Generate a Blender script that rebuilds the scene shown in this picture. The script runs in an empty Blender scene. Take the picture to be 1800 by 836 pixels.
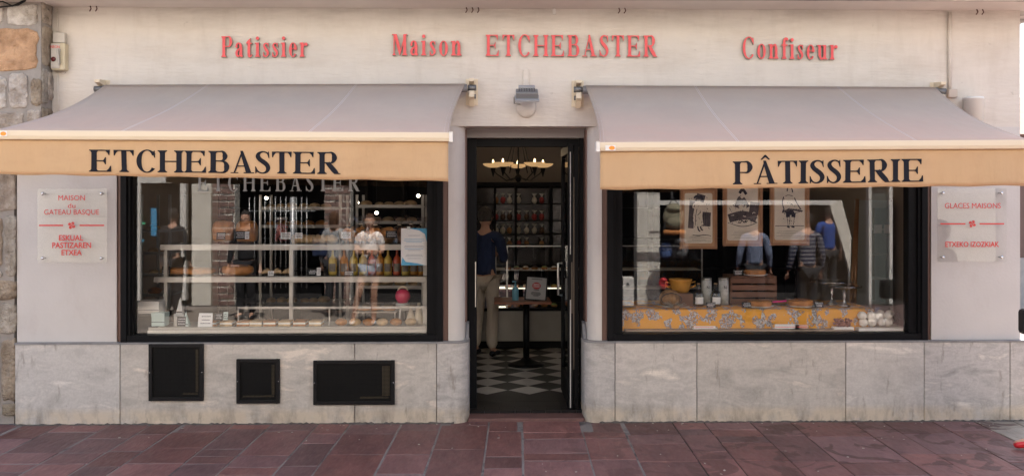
import bpy, bmesh, math, random
from mathutils import Vector, Matrix
R = math.radians
random.seed(7)
sc = bpy.context.scene
col = sc.collection
# ------------------------------------------------------------------ camera
F, HX, HY = 1640.0, 900.0, 351.0           # focal length in photo pixels, horizon row
CAM = Vector((0, -8.0, 1.9)); YAW = R(1.05)
cd = bpy.data.cameras.new('camera'); cam = bpy.data.objects.new('camera', cd); col.objects.link(cam)
cam.location = CAM; cam.rotation_euler = (R(90), 0, -YAW)
cd.sensor_width = 36; cd.lens = 36 * F / 1800; cd.shift_y = (351 - 418) / 1800; cd.clip_start = .1; cd.clip_end = 2000
sc.camera = cam
# ------------------------------------------------------------------ light
SUN_EL, SUN_AZ = 58.0, 12.0                 # the sun stands behind the shop, a little to the east of it
w = bpy.data.worlds.new('World'); sc.world = w; w.use_nodes = True
nt = w.node_tree; sky = nt.nodes.new('ShaderNodeTexSky'); sky.sky_type = 'NISHITA'; sky.sun_disc = False
sky.sun_elevation = R(SUN_EL); sky.sun_rotation = R(SUN_AZ); sky.air_density = .9; sky.dust_density = 3.2; sky.ozone_density = 0.0
bg = nt.nodes['Background']; bg.inputs[1].default_value = .12
nt.links.new(sky.outputs[0], bg.inputs[0])
sl = bpy.data.lights.new('sun', 'SUN'); sl.energy = 5.0; sl.angle = R(.53); sl.color = (1, .95, .88)
so = bpy.data.objects.new('sun', sl); col.objects.link(so)
sd = Vector((math.sin(R(SUN_AZ)) * math.cos(R(SUN_EL)), math.cos(R(SUN_AZ)) * math.cos(R(SUN_EL)), math.sin(R(SUN_EL))))
so.rotation_euler = sd.to_track_quat('Z', 'Y').to_euler(); so.location = (0, 5, 20)
sc.view_settings.view_transform = 'Standard'; sc.view_settings.look = 'None'; sc.view_settings.gamma = 1
sc.view_settings.exposure = 1.97; sc.view_settings.use_curve_mapping = False
sc.cycles.max_bounces = 8; sc.cycles.diffuse_bounces = 4; sc.cycles.glossy_bounces = 4; sc.cycles.transparent_max_bounces = 16; sc.cycles.transmission_bounces = 4
sc.cycles.use_denoising = True; sc.cycles.sample_clamp_indirect = 6; sc.cycles.caustics_reflective = False; sc.cycles.caustics_refractive = False

# ------------------------------------------------------------------ photo pixel -> point on the plane y=Y (measuring aid)
def P(px, py, Y=0.0):
    u = (px - HX) / F; v = (HY - py) / F
    d = Vector((math.sin(YAW) + u * math.cos(YAW), math.cos(YAW) - u * math.sin(YAW), v))
    t = (Y - CAM.y) / d.y
    return CAM + d * t
def X(px, Y=0.0): return P(px, 351, Y).x
def Z(py, Y=0.0, px=900): return P(px, py, Y).z

# ------------------------------------------------------------------ materials
MATS = {}
def mat(name, base, rough=.6, metal=0, var=0, vscale=4, vstretch=(1, 1, 1), bump=0, bscale=60, bstretch=None, emit=0, emitc=None, spec=.5, dark=None, alpha=None, coat=0, detail=6, bdist=.01):
    if name in MATS: return MATS[name]
    m = bpy.data.materials.new(name); m.use_nodes = True; MATS[name] = m
    n = m.node_tree.nodes; l = m.node_tree.links; b = n['Principled BSDF']
    b.inputs['Base Color'].default_value = (*base, 1); b.inputs['Roughness'].default_value = rough
    b.inputs['Metallic'].default_value = metal; b.inputs['Specular IOR Level'].default_value = spec
    if coat: b.inputs['Coat Weight'].default_value = coat
    if var or bump:
        tc = n.new('ShaderNodeTexCoord')
    if var:
        mp = n.new('ShaderNodeMapping'); mp.inputs['Scale'].default_value = vstretch
        no = n.new('ShaderNodeTexNoise'); no.inputs['Scale'].default_value = vscale; no.inputs['Detail'].default_value = detail; no.inputs['Roughness'].default_value = .62
        cr = n.new('ShaderNodeValToRGB'); dk = dark or tuple(c * (1 - var) for c in base)
        cr.color_ramp.elements[0].position = .32; cr.color_ramp.elements[0].color = (*dk, 1)
        cr.color_ramp.elements[1].position = .62; cr.color_ramp.elements[1].color = (*base, 1)
        l.new(tc.outputs['Object'], mp.inputs[0]); l.new(mp.outputs[0], no.inputs[0]); l.new(no.outputs[0], cr.inputs[0]); l.new(cr.outputs[0], b.inputs['Base Color'])
        m['ramp'] = cr.name
    if bump:
        mp = n.new('ShaderNodeMapping'); mp.inputs['Scale'].default_value = bstretch or (1, 1, 1)
        no = n.new('ShaderNodeTexNoise'); no.inputs['Scale'].default_value = bscale; no.inputs['Detail'].default_value = 5
        bp = n.new('ShaderNodeBump'); bp.inputs['Strength'].default_value = bump; bp.inputs['Distance'].default_value = bdist
        l.new(tc.outputs['Object'], mp.inputs[0]); l.new(mp.outputs[0], no.inputs[0]); l.new(no.outputs[0], bp.inputs['Height']); l.new(bp.outputs[0], b.inputs['Normal'])
    if emit:
        b.inputs['Emission Color'].default_value = (*(emitc or base), 1); b.inputs['Emission Strength'].default_value = emit
    return m
def mix_stain_tone(m, colr, scale, lo, hi, stretch=(1, 1, 1), amount=1, fade_z=None):
    """stains and plain tones of their own shape over the base colour; fade_z = (z0, z1): strongest at the first height, gone at the second, as splash dirt on the plinth"""
    n = m.node_tree.nodes; l = m.node_tree.links; b = n['Principled BSDF']; inp = b.inputs['Base Color']
    mx = n.new('ShaderNodeMix'); mx.data_type = 'RGBA'
    if inp.links: l.new(inp.links[0].from_socket, mx.inputs[6])
    else: mx.inputs[6].default_value = inp.default_value[:]
    mx.inputs[7].default_value = (*colr, 1)
    g = n.new('ShaderNodeNewGeometry'); mp = n.new('ShaderNodeMapping'); mp.inputs['Scale'].default_value = stretch
    no = n.new('ShaderNodeTexNoise'); no.inputs['Scale'].default_value = scale; no.inputs['Detail'].default_value = 8; no.inputs['Roughness'].default_value = .65
    mr = n.new('ShaderNodeMapRange'); mr.inputs[1].default_value = lo; mr.inputs[2].default_value = hi; mr.inputs[3].default_value = 0; mr.inputs[4].default_value = amount
    l.new(g.outputs['Position'], mp.inputs[0]); l.new(mp.outputs[0], no.inputs[0]); l.new(no.outputs[0], mr.inputs[0])
    out = mr.outputs[0]
    if fade_z:
        sp = n.new('ShaderNodeSeparateXYZ'); m2 = n.new('ShaderNodeMapRange'); m2.inputs[1].default_value = fade_z[0]; m2.inputs[2].default_value = fade_z[1]
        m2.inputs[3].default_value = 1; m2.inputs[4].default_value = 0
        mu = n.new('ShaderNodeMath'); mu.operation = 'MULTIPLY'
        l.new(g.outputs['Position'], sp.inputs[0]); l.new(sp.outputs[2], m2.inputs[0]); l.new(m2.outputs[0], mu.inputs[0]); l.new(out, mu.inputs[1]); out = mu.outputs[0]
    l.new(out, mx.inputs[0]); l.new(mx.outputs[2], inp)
def glass(name, f0=.05, tint=(1, 1, 1), rough=0.0):
    if name in MATS: return MATS[name]
    m = bpy.data.materials.new(name); m.use_nodes = True; MATS[name] = m
    n = m.node_tree.nodes; l = m.node_tree.links; n.remove(n['Principled BSDF']); out = n['Material Output']
    t = n.new('ShaderNodeBsdfTransparent'); t.inputs[0].default_value = (*tint, 1)
    g = n.new('ShaderNodeBsdfGlossy'); g.inputs['Roughness'].default_value = rough
    lw = n.new('ShaderNodeLayerWeight'); lw.inputs[0].default_value = .5
    pw = n.new('ShaderNodeMath'); pw.operation = 'POWER'; pw.inputs[1].default_value = 5
    ma = n.new('ShaderNodeMath'); ma.operation = 'MULTIPLY_ADD'; ma.inputs[1].default_value = 1 - f0; ma.inputs[2].default_value = f0
    mx = n.new('ShaderNodeMixShader')
    l.new(lw.outputs['Facing'], pw.inputs[0]); l.new(pw.outputs[0], ma.inputs[0]); l.new(ma.outputs[0], mx.inputs[0])
    l.new(t.outputs[0], mx.inputs[1]); l.new(g.outputs[0], mx.inputs[2]); l.new(mx.outputs[0], out.inputs[0])
    return m
M = {}
M['wall'] = mat('render_wall', (.67, .62, .56), .9, var=.07, vscale=2.2, vstretch=(1, 1, 1.6), bump=.5, bscale=26, bstretch=(.35, 1, 1.6), bdist=.012)
mix_stain_tone(M['wall'], (.50, .43, .36), 2.6, .50, .78, (.5, 1, 1.8), .55)
mix_stain_tone(M['wall'], (.42, .36, .30), 3.2, .50, .75, (2.0, 1, .45), .28)
mix_stain_tone(M['wall'], (.30, .26, .22), 2.2, .45, .75, (.5, 1, 2.5), .75, fade_z=(3.54, 3.30))
mix_stain_tone(M['wall'], (.25, .22, .19), 9, .66, .76, (1, 1, 1), .5)
M['smooth'] = mat('smooth_render', (.60, .57, .545), .8, var=.05, vscale=3, bump=.15, bscale=40)
mix_stain_tone(M['smooth'], (.46, .40, .37), 3.5, .55, .8, (1, 1, .5), .5)
M['plinth'] = mat('grey_marble', (.47, .43, .39), .55, var=.18, vscale=7, vstretch=(1, 1, 1.2), bump=.12, bscale=30)
M['soffit'] = mat('soffit_paint', (.66, .60, .56), .85, var=.08, vscale=3)
M['fascia'] = mat('fascia_stone', (.52, .46, .42), .8, var=.3, vscale=5, vstretch=(.4, 1, 3))
mix_stain_tone(M['fascia'], (.12, .10, .09), 6, .5, .62, (.35, 1, 2), .8)
M['brown'] = mat('brown_paint', (.17, .095, .075), .5, var=.1, vscale=10)
M['black'] = mat('black_paint', (.006, .0065, .008), .5, spec=.12, var=.3, vscale=12, bump=.05, bscale=30)
M['blackmetal'] = mat('black_metal', (.006, .006, .007), .45, spec=.25)
M['steel'] = mat('brushed_steel', (.55, .54, .51), .35, metal=1, var=.1, vscale=20)
M['alu'] = mat('shelf_metal', (.42, .40, .36), .4, metal=.5)
M['chrome'] = mat('chrome', (.7, .7, .7), .15, metal=1)
M['glass'] = glass('window_glass', .052)
M['pane'] = glass('thin_glass', .05)
M['plexi'] = glass('clear_plexi', .03, (.96, .96, .955))
M['cream'] = mat('cream_paint', (.68, .58, .43), .45)
M['white'] = mat('white_paint', (.72, .70, .66), .5)
M['paper'] = mat('paper', (.75, .74, .72), .8)
M['red'] = mat('red_enamel', (.80, .085, .095), .45, var=.12, vscale=20)
M['rim'] = mat('letter_rim', (.42, .40, .35), .45, metal=.3, var=.3, vscale=25)
M['redprint'] = mat('red_print', (.70, .06, .05), .5)
M['ink'] = mat('ink', (.02, .02, .025), .7)
M['navyink'] = mat('dark_letter_vinyl', (.008, .009, .016), .7, spec=.2)
M['silver'] = mat('silver_vinyl', (.38, .40, .39), .5)
M['fabric'] = mat('taupe_awning', (.42, .35, .285), .85, var=.08, vscale=2, vstretch=(1, 1, 1), bump=.35, bscale=5, bstretch=(1.6, .5, 1), bdist=.03)
mix_stain_tone(M['fabric'], (.47, .31, .25), 1.1, .25, .6, (.6, 1, 1), .9, fade_z=(2.36, 2.66))  # pinkish tone, strongest just above the front bar, fading upwards
mix_stain_tone(M['fabric'], (.45, .33, .27), 1.4, .45, .8, (1, 1, 1), .4)
M['seam'] = mat('seam_thread', (.52, .46, .44), .8)
M['valance'] = mat('tan_valance', (.53, .355, .20), .85, var=.06, vscale=1.5, bump=.5, bscale=4, bstretch=(1.5, 1, .5), bdist=.04)
mix_stain_tone(M['valance'], (.40, .25, .14), 3, .5, .8, (1, 1, 2), .5)
M['wood'] = mat('brown_wood', (.16, .065, .03), .5, var=.4, vscale=6, vstretch=(1, 1, 6))
M['tablewood'] = mat('table_wood', (.27, .085, .035), .35, var=.3, vscale=6, vstretch=(1, 6, 1))
M['crust'] = mat('baked_crust', (.50, .21, .055), .55, var=.45, vscale=14, bump=.3, bscale=30)
M['pale_bread'] = mat('pale_bread', (.62, .42, .22), .7, var=.4, vscale=14, bump=.4, bscale=30)
M['amber'] = mat('amber_liquid', (.45, .19, .03), .12, var=.2, vscale=5)
M['oil'] = mat('yellow_liquid', (.50, .36, .07), .12)
M['redliq'] = mat('red_liquid', (.40, .07, .03), .12)
M['skin'] = mat('skin', (.52, .30, .21), .55)
M['hair'] = mat('dark_hair', (.035, .025, .02), .6, var=.6, vscale=30, vstretch=(1, 1, .1), bump=1, bscale=45, bstretch=(1, 1, .1), bdist=.04)
M['greyhair'] = mat('grey_hair', (.10, .095, .09), .7, var=.6, vscale=30, vstretch=(1, 1, .1), bump=1, bscale=45, bstretch=(1, 1, .1), bdist=.04)
M['ginger'] = mat('auburn_hair', (.20, .085, .035), .6, var=.75, vscale=30, vstretch=(1, 1, .08), bump=1, bscale=45, bstretch=(1, 1, .08), bdist=.05)
M['navy'] = mat('navy_knit', (.018, .032, .085), .9, bump=1, bscale=11, bstretch=(1, 1, .45), bdist=.05)
M['khaki'] = mat('khaki_cotton', (.58, .50, .41), .9, bump=1, bscale=11, bstretch=(1, 1, .45), bdist=.05)
M['denim'] = mat('washed_denim', (.32, .38, .47), .9, bump=1, bscale=11, bstretch=(1, 1, .45), bdist=.05)
M['darkcloth'] = mat('dark_cloth', (.02, .02, .023), .9, bump=1, bscale=11, bstretch=(1, 1, .45), bdist=.05)
M['greycloth'] = mat('grey_cloth', (.32, .33, .34), .9, bump=1, bscale=11, bstretch=(1, 1, .45), bdist=.05)
M['whitecloth'] = mat('white_cloth', (.72, .70, .69), .9, bump=1, bscale=11, bstretch=(1, 1, .45), bdist=.05)
M['bluecloth'] = mat('pale_blue_cloth', (.17, .205, .30), .9, bump=1, bscale=11, bstretch=(1, 1, .45), bdist=.05)
M['olive'] = mat('olive_canvas', (.30, .27, .18), .9, var=.3, vscale=12)
M['redleather'] = mat('red_leather', (.60, .02, .03), .3)
M['mortar'] = mat('wall_mortar', (.33, .30, .27), .95, var=.2, vscale=10, bump=.5, bscale=40)
M['pinkglaze'] = mat('pink_glaze', (.60, .05, .11), .25)
M['ochreglaze'] = mat('ochre_glaze', (.55, .27, .05), .25, var=.3, vscale=8)
M['wicker'] = mat('woven_straw', (.36, .20, .09), .8, var=.5, vscale=18, bump=.8, bscale=50)
M['meringue'] = mat('meringue', (.80, .77, .68), .6, bump=.5, bscale=14, bdist=.03)
M['tealglass'] = mat('blue_gel', (.16, .42, .55), .15)
M['beigewall'] = mat('inner_wall', (.33, .27, .22), .9, var=.05, vscale=3)
M['darkpanel'] = mat('dark_panel', (.010, .009, .009), .6, spec=.2)
M['darktile'] = mat('dark_tile', (.014, .013, .014), .4, spec=.25, var=.3, vscale=8)
M['lighttile'] = mat('light_tile', (.52, .50, .46), .3, var=.12, vscale=6)

# ------------------------------------------------------------------ mesh builder
def rootloc(o):
    while o.parent: o = o.parent
    return Vector(o.location)
class MB:
    def __init__(s): s.v = []; s.f = []; s.mi = []; s.m = 0; s.sm = []; s.smooth = False
    def add(s, vs, fs):
        o = len(s.v); s.v += [tuple(v) for v in vs]
        for f in fs: s.f.append([i + o for i in f]); s.mi.append(s.m); s.sm.append(s.smooth)
        return s
    def box(s, x0, x1, y0, y1, z0, z1):
        v = [(x, y, z) for x in (x0, x1) for y in (y0, y1) for z in (z0, z1)]
        return s.add(v, [(0, 1, 3, 2), (4, 6, 7, 5), (0, 4, 5, 1), (2, 3, 7, 6), (0, 2, 6, 4), (1, 5, 7, 3)])
    def obox(s, c, size, mx):
        hx, hy, hz = [q / 2 for q in size]
        v = [Vector(c) + mx @ Vector((x, y, z)) for x in (-hx, hx) for y in (-hy, hy) for z in (-hz, hz)]
        return s.add(v, [(0, 1, 3, 2), (4, 6, 7, 5), (0, 4, 5, 1), (2, 3, 7, 6), (0, 2, 6, 4), (1, 5, 7, 3)])
    def prism(s, pts, z0, z1):                      # plan outline (x, y) extruded upwards
        n = len(pts); v = [(x, y, z0) for x, y in pts] + [(x, y, z1) for x, y in pts]
        return s.add(v, [list(range(n))[::-1], list(range(n, 2 * n))] + [(i, (i + 1) % n, n + (i + 1) % n, n + i) for i in range(n)])
    def slabxz(s, pts, y0, y1, front_mi=None):      # outline (x, z) given depth y0 (front) .. y1
        n = len(pts); v = [(x, y0, z) for x, z in pts] + [(x, y1, z) for x, z in pts]
        k = s.m
        s.add(v, [list(range(n, 2 * n))[::-1]] + [(i, (i + 1) % n, n + (i + 1) % n, n + i) for i in range(n)])
        if front_mi is not None: s.m = front_mi
        s.add(v[:n], [list(range(n))]); s.m = k
        return s
    def tube(s, pts, r, seg=10, cap=True):
        pts = [Vector(p) for p in pts]; rs = r if isinstance(r, (list, tuple)) else [r] * len(pts)
        vs = []; fs = []; ref = None
        for i, p in enumerate(pts):
            d = (pts[min(i + 1, len(pts) - 1)] - pts[max(i - 1, 0)]).normalized()
            if ref is None:
                ref = Vector((0, 0, 1)) if abs(d.z) < .9 else Vector((1, 0, 0))
            a = d.cross(ref).normalized(); b = d.cross(a).normalized(); ref = -(b if False else a.cross(d)) * -1
            for k in range(seg):
                t = 2 * math.pi * k / seg
                vs.append(p + (a * math.cos(t) + b * math.sin(t)) * rs[i])
        for i in range(len(pts) - 1):
            for k in range(seg):
                fs.append((i * seg + k, i * seg + (k + 1) % seg, (i + 1) * seg + (k + 1) % seg, (i + 1) * seg + k))
        if cap: fs += [list(range(seg))[::-1], [(len(pts) - 1) * seg + k for k in range(seg)]]
        t = s.smooth; s.smooth = seg > 5; s.add(vs, fs); s.smooth = t
        return s
    def lathe(s, prof, c, seg=20, sx=1, sy=1, mx=None):
        vs = []; fs = []; n = len(prof)
        for r, z in prof:
            for k in range(seg):
                t = 2 * math.pi * k / seg; q = Vector((r * math.cos(t) * sx, r * math.sin(t) * sy, z))
                if mx is not None: q = mx @ q
                vs.append(Vector(c) + q)
        for i in range(n - 1):
            for k in range(seg): fs.append((i * seg + k, i * seg + (k + 1) % seg, (i + 1) * seg + (k + 1) % seg, (i + 1) * seg + k))
        if prof[0][0] > 1e-4: fs.append(list(range(seg))[::-1])
        if prof[-1][0] > 1e-4: fs.append([(n - 1) * seg + k for k in range(seg)])
        t = s.smooth; s.smooth = True; s.add(vs, fs); s.smooth = t
        return s
    def ball(s, c, rx, ry=None, rz=None, seg=14, rings=8, jit=0, mx=None):
        ry = ry or rx; rz = rz or rx; vs = []; fs = []
        for i in range(rings + 1):
            a = math.pi * i / rings
            for k in range(seg):
                t = 2 * math.pi * k / seg; j = 1 + random.uniform(-jit, jit)
                q = Vector((rx * math.sin(a) * math.cos(t) * j, ry * math.sin(a) * math.sin(t) * j, -rz * math.cos(a) * j))
                if mx is not None: q = mx @ q
                vs.append(Vector(c) + q)
        for i in range(rings):
            for k in range(seg): fs.append((i * seg + k, i * seg + (k + 1) % seg, (i + 1) * seg + (k + 1) % seg, (i + 1) * seg + k))
        t = s.smooth; s.smooth = True; s.add(vs, fs); s.smooth = t
        return s
    def build(s, name, mats, parent=None, bevel=0, local=False, origin=None, weld=True):
        if not isinstance(mats, (list, tuple)): mats = [mats]
        off = Vector((0, 0, 0))
        if parent is not None and not local: off = rootloc(parent)
        if parent is None and origin is not None: off = Vector(origin)
        me = bpy.data.meshes.new(name)
        me.from_pydata([tuple(Vector(v) - off) for v in s.v], [], s.f)
        for m in mats: me.materials.append(m)
        for p, k, sm in zip(me.polygons, s.mi, s.sm): p.material_index = k; p.use_smooth = sm
        bm = bmesh.new(); bm.from_mesh(me)
        if weld: bmesh.ops.remove_doubles(bm, verts=bm.verts, dist=1e-6)
        bmesh.ops.recalc_face_normals(bm, faces=bm.faces); bm.to_mesh(me); bm.free()
        o = bpy.data.objects.new(name, me); col.objects.link(o)
        if parent is not None: o.parent = parent
        elif origin is not None: o.location = off
        if bevel:
            b = o.modifiers.new('bevel', 'BEVEL'); b.width = bevel; b.segments = 2; b.limit_method = 'ANGLE'; b.angle_limit = R(40)
        return o
def tag(o, label=None, cat=None, group=None, kind=None):
    if label: o['label'] = label
    if cat: o['category'] = cat
    if group: o['group'] = group
    if kind: o['kind'] = kind
    return o
def thing(name, loc, label, cat, group=None, rz=0):
    o = bpy.data.objects.new(name, None); col.objects.link(o); o.location = loc; o.rotation_euler = (0, 0, rz); o.empty_display_size = .1
    return tag(o, label, cat, group)
def kids(o): return [c for c in bpy.data.objects if c.parent is o]
def copy_tree(o, parent=None):
    ch = kids(o); c = o.copy(); col.objects.link(c); c.parent = parent
    for k in ch: copy_tree(k, c)
    return c
def rot(ax, a): return Matrix.Rotation(R(a), 3, ax)

# ------------------------------------------------------------------ serif letters, drawn by hand (cap height 1, baseline 0)
def spline(pts, n=7):
    out = []; m = len(pts)
    for i in range(m - 1):
        p0 = pts[max(i - 1, 0)]; p1 = pts[i]; p2 = pts[i + 1]; p3 = pts[min(i + 2, m - 1)]
        for k in range(n):
            t = k / n
            out.append([.5 * (2 * b + (c - a) * t + (2 * a - 5 * b + 4 * c - d) * t * t + (3 * b - a - 3 * c + d) * t ** 3) for a, b, c, d in zip(p0, p1, p2, p3)])
    out.append(list(pts[-1])); return out
def ribbon(pts, n=7, grow=0):                      # (x, y, width) -> outline
    s = spline(pts, n) if n > 1 else [list(p) for p in pts]; L = []; Q = []
    for i, (x, y, wd) in enumerate(s):
        a = s[max(i - 1, 0)]; b = s[min(i + 1, len(s) - 1)]; dx, dy = b[0] - a[0], b[1] - a[1]; q = math.hypot(dx, dy) or 1
        nx, ny = -dy / q, dx / q; h = wd / 2 + grow
        L.append((x + nx * h, y + ny * h)); Q.append((x - nx * h, y - ny * h))
    return L + Q[::-1]
def grown(poly, g):
    if not g: return poly
    n = len(poly); ar = sum(poly[i][0] * poly[(i + 1) % n][1] - poly[(i + 1) % n][0] * poly[i][1] for i in range(n)); sg = 1 if ar > 0 else -1; out = []
    for i in range(n):
        a, b, c = poly[i - 1], poly[i], poly[(i + 1) % n]
        d1 = Vector((b[0] - a[0], b[1] - a[1])); d2 = Vector((c[0] - b[0], c[1] - b[1]))
        if d1.length < 1e-6 or d2.length < 1e-6: out.append(b); continue
        d1.normalize(); d2.normalize(); n1 = Vector((d1.y, -d1.x)) * sg; n2 = Vector((d2.y, -d2.x)) * sg; nn = n1 + n2
        nn = nn.normalized() if nn.length > .2 else n1
        k = 1 / max(nn.dot(n1), .6); out.append((b[0] + nn.x * g * k, b[1] + nn.y * g * k))
    return out
def glyph(ch, S=.165, h=.045, e=.075, g=0):
    """pieces (outlines) and advance width of one letter; S stem, h hairline, e serif reach, g outline growth"""
    out = []; xh = .68
    def poly(p): out.append(grown(p, g))
    def rib(p, n=7): out.append(ribbon(p, n, g))
    def rect(x0, y0, x1, y1): poly([(x0, y0), (x1, y0), (x1, y1), (x0, y1)])
    def foot(x, y, s=1, wd=None, l=1, r=1):
        wd = wd or S; b = .03
        poly([(x - e * l, y), (x + wd + e * r, y), (x + wd + e * r, y + s * h * .8), (x + wd + b * r, y + s * h * 1.3), (x + wd, y + s * (h + .075)), (x, y + s * (h + .075)), (x - b * l, y + s * h * 1.3), (x - e * l, y + s * h * .8)])
    def stem(x, y0=0, y1=1, f0=1, f1=1):
        rect(x, y0 + .001, x + S, y1 - .001)
        if f0: foot(x, y0)
        if f1: foot(x, y1, -1)
    def armend(x, y, s, ln=.24):                   # vertical beak at the end of an arm
        poly([(x, y), (x - .012, y + s * ln), (x - .035, y + s * ln), (x - .075, y + s * ln * .55), (x - .15, y + s * h), (x - .26, y + s * h * .8), (x - .26, y)])
    def ellring(cx, cy, rx, ry, a0, a1, k=0, wmax=None, n=14):
        wm = wmax or S; pts = []
        for i in range(n + 1):
            a = R(a0 + (a1 - a0) * i / n); c = abs(math.cos(a)); wd = h + (wm - h) * c ** 1.6
            pts.append((cx + (rx - wd / 2) * math.cos(a), cy + (ry - wd / 2) * math.sin(a), wd))
        rib(pts, 2)
    if ch == 'E':
        stem(e); W = .62 + e; rect(e + S, 1 - h, W - .1, 1); armend(W, 1, -1); rect(e + S, .5 - h / 2, W - .17, .5 + h / 2)
        poly([(W - .13, .66), (W - .155, .66), (W - .20, .55), (W - .27, .5), (W - .20, .45), (W - .155, .34), (W - .13, .34)])
        rect(e + S, 0, W - .06, h); armend(W + .05, 0, 1, .27); return out, W + .10
    if ch == 'T':
        W = .68; stem(W / 2 - S / 2, 0, 1, 1, 0); rect(.05, 1 - h, W - .05, 1)
        poly([(0, 1), (.012, .74), (.035, .74), (.075, .86), (.14, 1 - h), (.2, 1 - h * .8), (.2, 1)]); poly([(W, 1), (W - .012, .74), (W - .035, .74), (W - .075, .86), (W - .14, 1 - h), (W - .2, 1 - h * .8), (W - .2, 1)])
        return out, W + .03
    if ch == 'C':
        ellring(.40, .5, .37, .53, 38, 318, n=22); poly([(.64, .98), (.665, .98), (.68, .66), (.655, .66), (.61, .80), (.57, .86)]); return out, .74
    if ch == 'H':
        stem(e); stem(e + .56); rect(e + S, .5 - h / 2, e + .56, .5 + h / 2); return out, .56 + S + 2 * e
    if ch == 'I': stem(e); return out, S + 2 * e + .02
    if ch in 'PR':
        stem(e); x = e + S; cy = .745; rect(x, 1 - h, x + .15, 1); rect(x, .49, x + .15, .49 + h)
        rib([(x + .13, 1 - h / 2, h), (x + .24, .975, h * 1.6), (x + .31, .88, S * .75), (x + .335, .745, S), (x + .31, .61, S * .75), (x + .24, .515, h * 1.6), (x + .13, .49 + h / 2, h)])
        if ch == 'P': return out, x + .44
        rib([(x + .10, .52, S * .9), (x + .24, .30, S * 1.05), (x + .38, .09, S), (x + .47, 0.03, S * .3)], 4); rect(x + .33, 0, x + .54, h * .8); return out, x + .54
    if ch == 'B':
        stem(e); x = e + S; rect(x, 1 - h, x + .15, 1); rect(x, .52, x + .15, .52 + h); rect(x, 0, x + .15, h)
        rib([(x + .13, 1 - h / 2, h), (x + .22, .975, h * 1.6), (x + .28, .89, S * .7), (x + .30, .77, S * .95), (x + .28, .65, S * .7), (x + .22, .565, h * 1.6), (x + .12, .54, h)])
        rib([(x + .12, .545, h), (x + .25, .52, h * 1.6), (x + .33, .43, S * .75), (x + .355, .28, S * 1.02), (x + .33, .125, S * .75), (x + .25, .035, h * 1.6), (x + .12, h / 2, h)])
        return out, x + .47
    if ch == 'A' or ch == 'Â':
        poly([(.10, .02), (.155, .02), (.40, .90), (.37, 1.0)]); poly([(.33, 1.02), (.42, 1.02), (.71, .02), (.52, .02), (.355, .80)])
        rect(.19, .30, .55, .30 + h); rect(.0, 0, .26, h * .8); rect(.44, 0, .80, h * .8)
        if ch == 'Â': poly([(.24, 1.07), (.38, 1.27), (.42, 1.27), (.56, 1.07), (.52, 1.05), (.40, 1.17), (.28, 1.05)])
        return out, .80
    if ch == 'S':
        rib([(.455, .86, h), (.40, .945, h * 1.2), (.27, .985, h * 1.3), (.14, .91, S * .62), (.105, .78, S * .85), (.17, .64, S * .98), (.29, .52, S * 1.05), (.40, .39, S * .98), (.445, .24, S * .85), (.39, .085, S * .62), (.26, .015, h * 1.3), (.13, .06, h * 1.2), (.06, .17, h)])
        poly([(.455, 1.0), (.478, 1.0), (.49, .70), (.465, .70), (.44, .80), (.425, .87)]); poly([(.02, .0), (.045, .0), (.085, .12), (.075, .20), (.04, .31), (.015, .31)]); return out, .56
    if ch == 'M':
        W = .80; poly([(e + .02, 0), (e + .02 + h * 1.3, 0), (e + .02 + h * 1.3, .95), (e + .02, .95)]); foot(e + .02, 0, 1, h * 1.3); rect(W - S, 0, W, .99); foot(W - S, 0)
        poly([(e, 1), (e + .20, 1), (.50, .26), (.42, .02), (.40, .02), (e + .05, .90)]); poly([(.42, .04), (.45, .02), (W - .03, .97), (W - .10, 1)]); rect(.0, 1 - h, .2, 1); rect(W - .12, 1 - h, W + e, 1); return out, W + e
    if ch == 'i':
        stem(e, 0, xh, 1, 0); poly([(e - .07, xh), (e + S, xh + .015), (e + S, xh - .08), (e - .07, xh - h)]); out.append(grown([(e + S / 2 + .095 * math.cos(R(t)), .90 + .085 * math.sin(R(t))) for t in range(0, 360, 24)], g)); return out, S + 2 * e + .02
    if ch == 's':
        rib([(.315, .55, h), (.27, .63, h * 1.2), (.19, .655, h * 1.3), (.10, .60, S * .6), (.09, .51, S * .7), (.18, .38, S * .9), (.285, .25, S * .85), (.29, .13, S * .7), (.21, .03, h * 1.4), (.12, .03, h * 1.3), (.06, .13, h)])
        poly([(.32, .68), (.34, .68), (.345, .47), (.325, .47), (.29, .56)]); poly([(.02, 0), (.045, 0), (.09, .09), (.05, .23), (.02, .23)]); return out, .40
    if ch == 'e':
        ellring(.25, xh / 2, .235, xh / 2 + .015, 0, 318, n=20); rect(.14, .37, .43, .37 + h); return out, .50
    if ch == 'o': ellring(.26, xh / 2, .25, xh / 2 + .02, 0, 360, n=26); return out, .54
    if ch == 'a':
        stem(.26, .09, .50, 0, 0); rib([(.09, .52, S * .7), (.10, .60, S * .6), (.19, .665, h * 1.5), (.29, .62, S * .7), (.345, .50, S)])
        rib([(.345, .11, S), (.38, .035, S * .6), (.47, .07, h)], 4); rib([(.30, .42, h), (.17, .34, S * .6), (.09, .21, S * .85), (.12, .07, S * .7), (.22, .04, h * 1.8), (.30, .11, h)]); out.append(grown([(.085 + .075 * math.cos(R(t)), .50 + .07 * math.sin(R(t))) for t in range(0, 360, 30)], g)); return out, .49
    if ch == 't':
        rect(.10, .10, .10 + S, .80); poly([(.10, .78), (.10 + S, .90), (.10 + S, .70), (.02, xh - h), (.02, xh)]); rect(.27 - .01, xh - h * 1.2, .37, xh); rib([(.10 + S / 2, .14, S), (.20, .04, S * .8), (.29, .03, h * 1.4), (.37, .12, h)], 4); return out, .40
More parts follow.
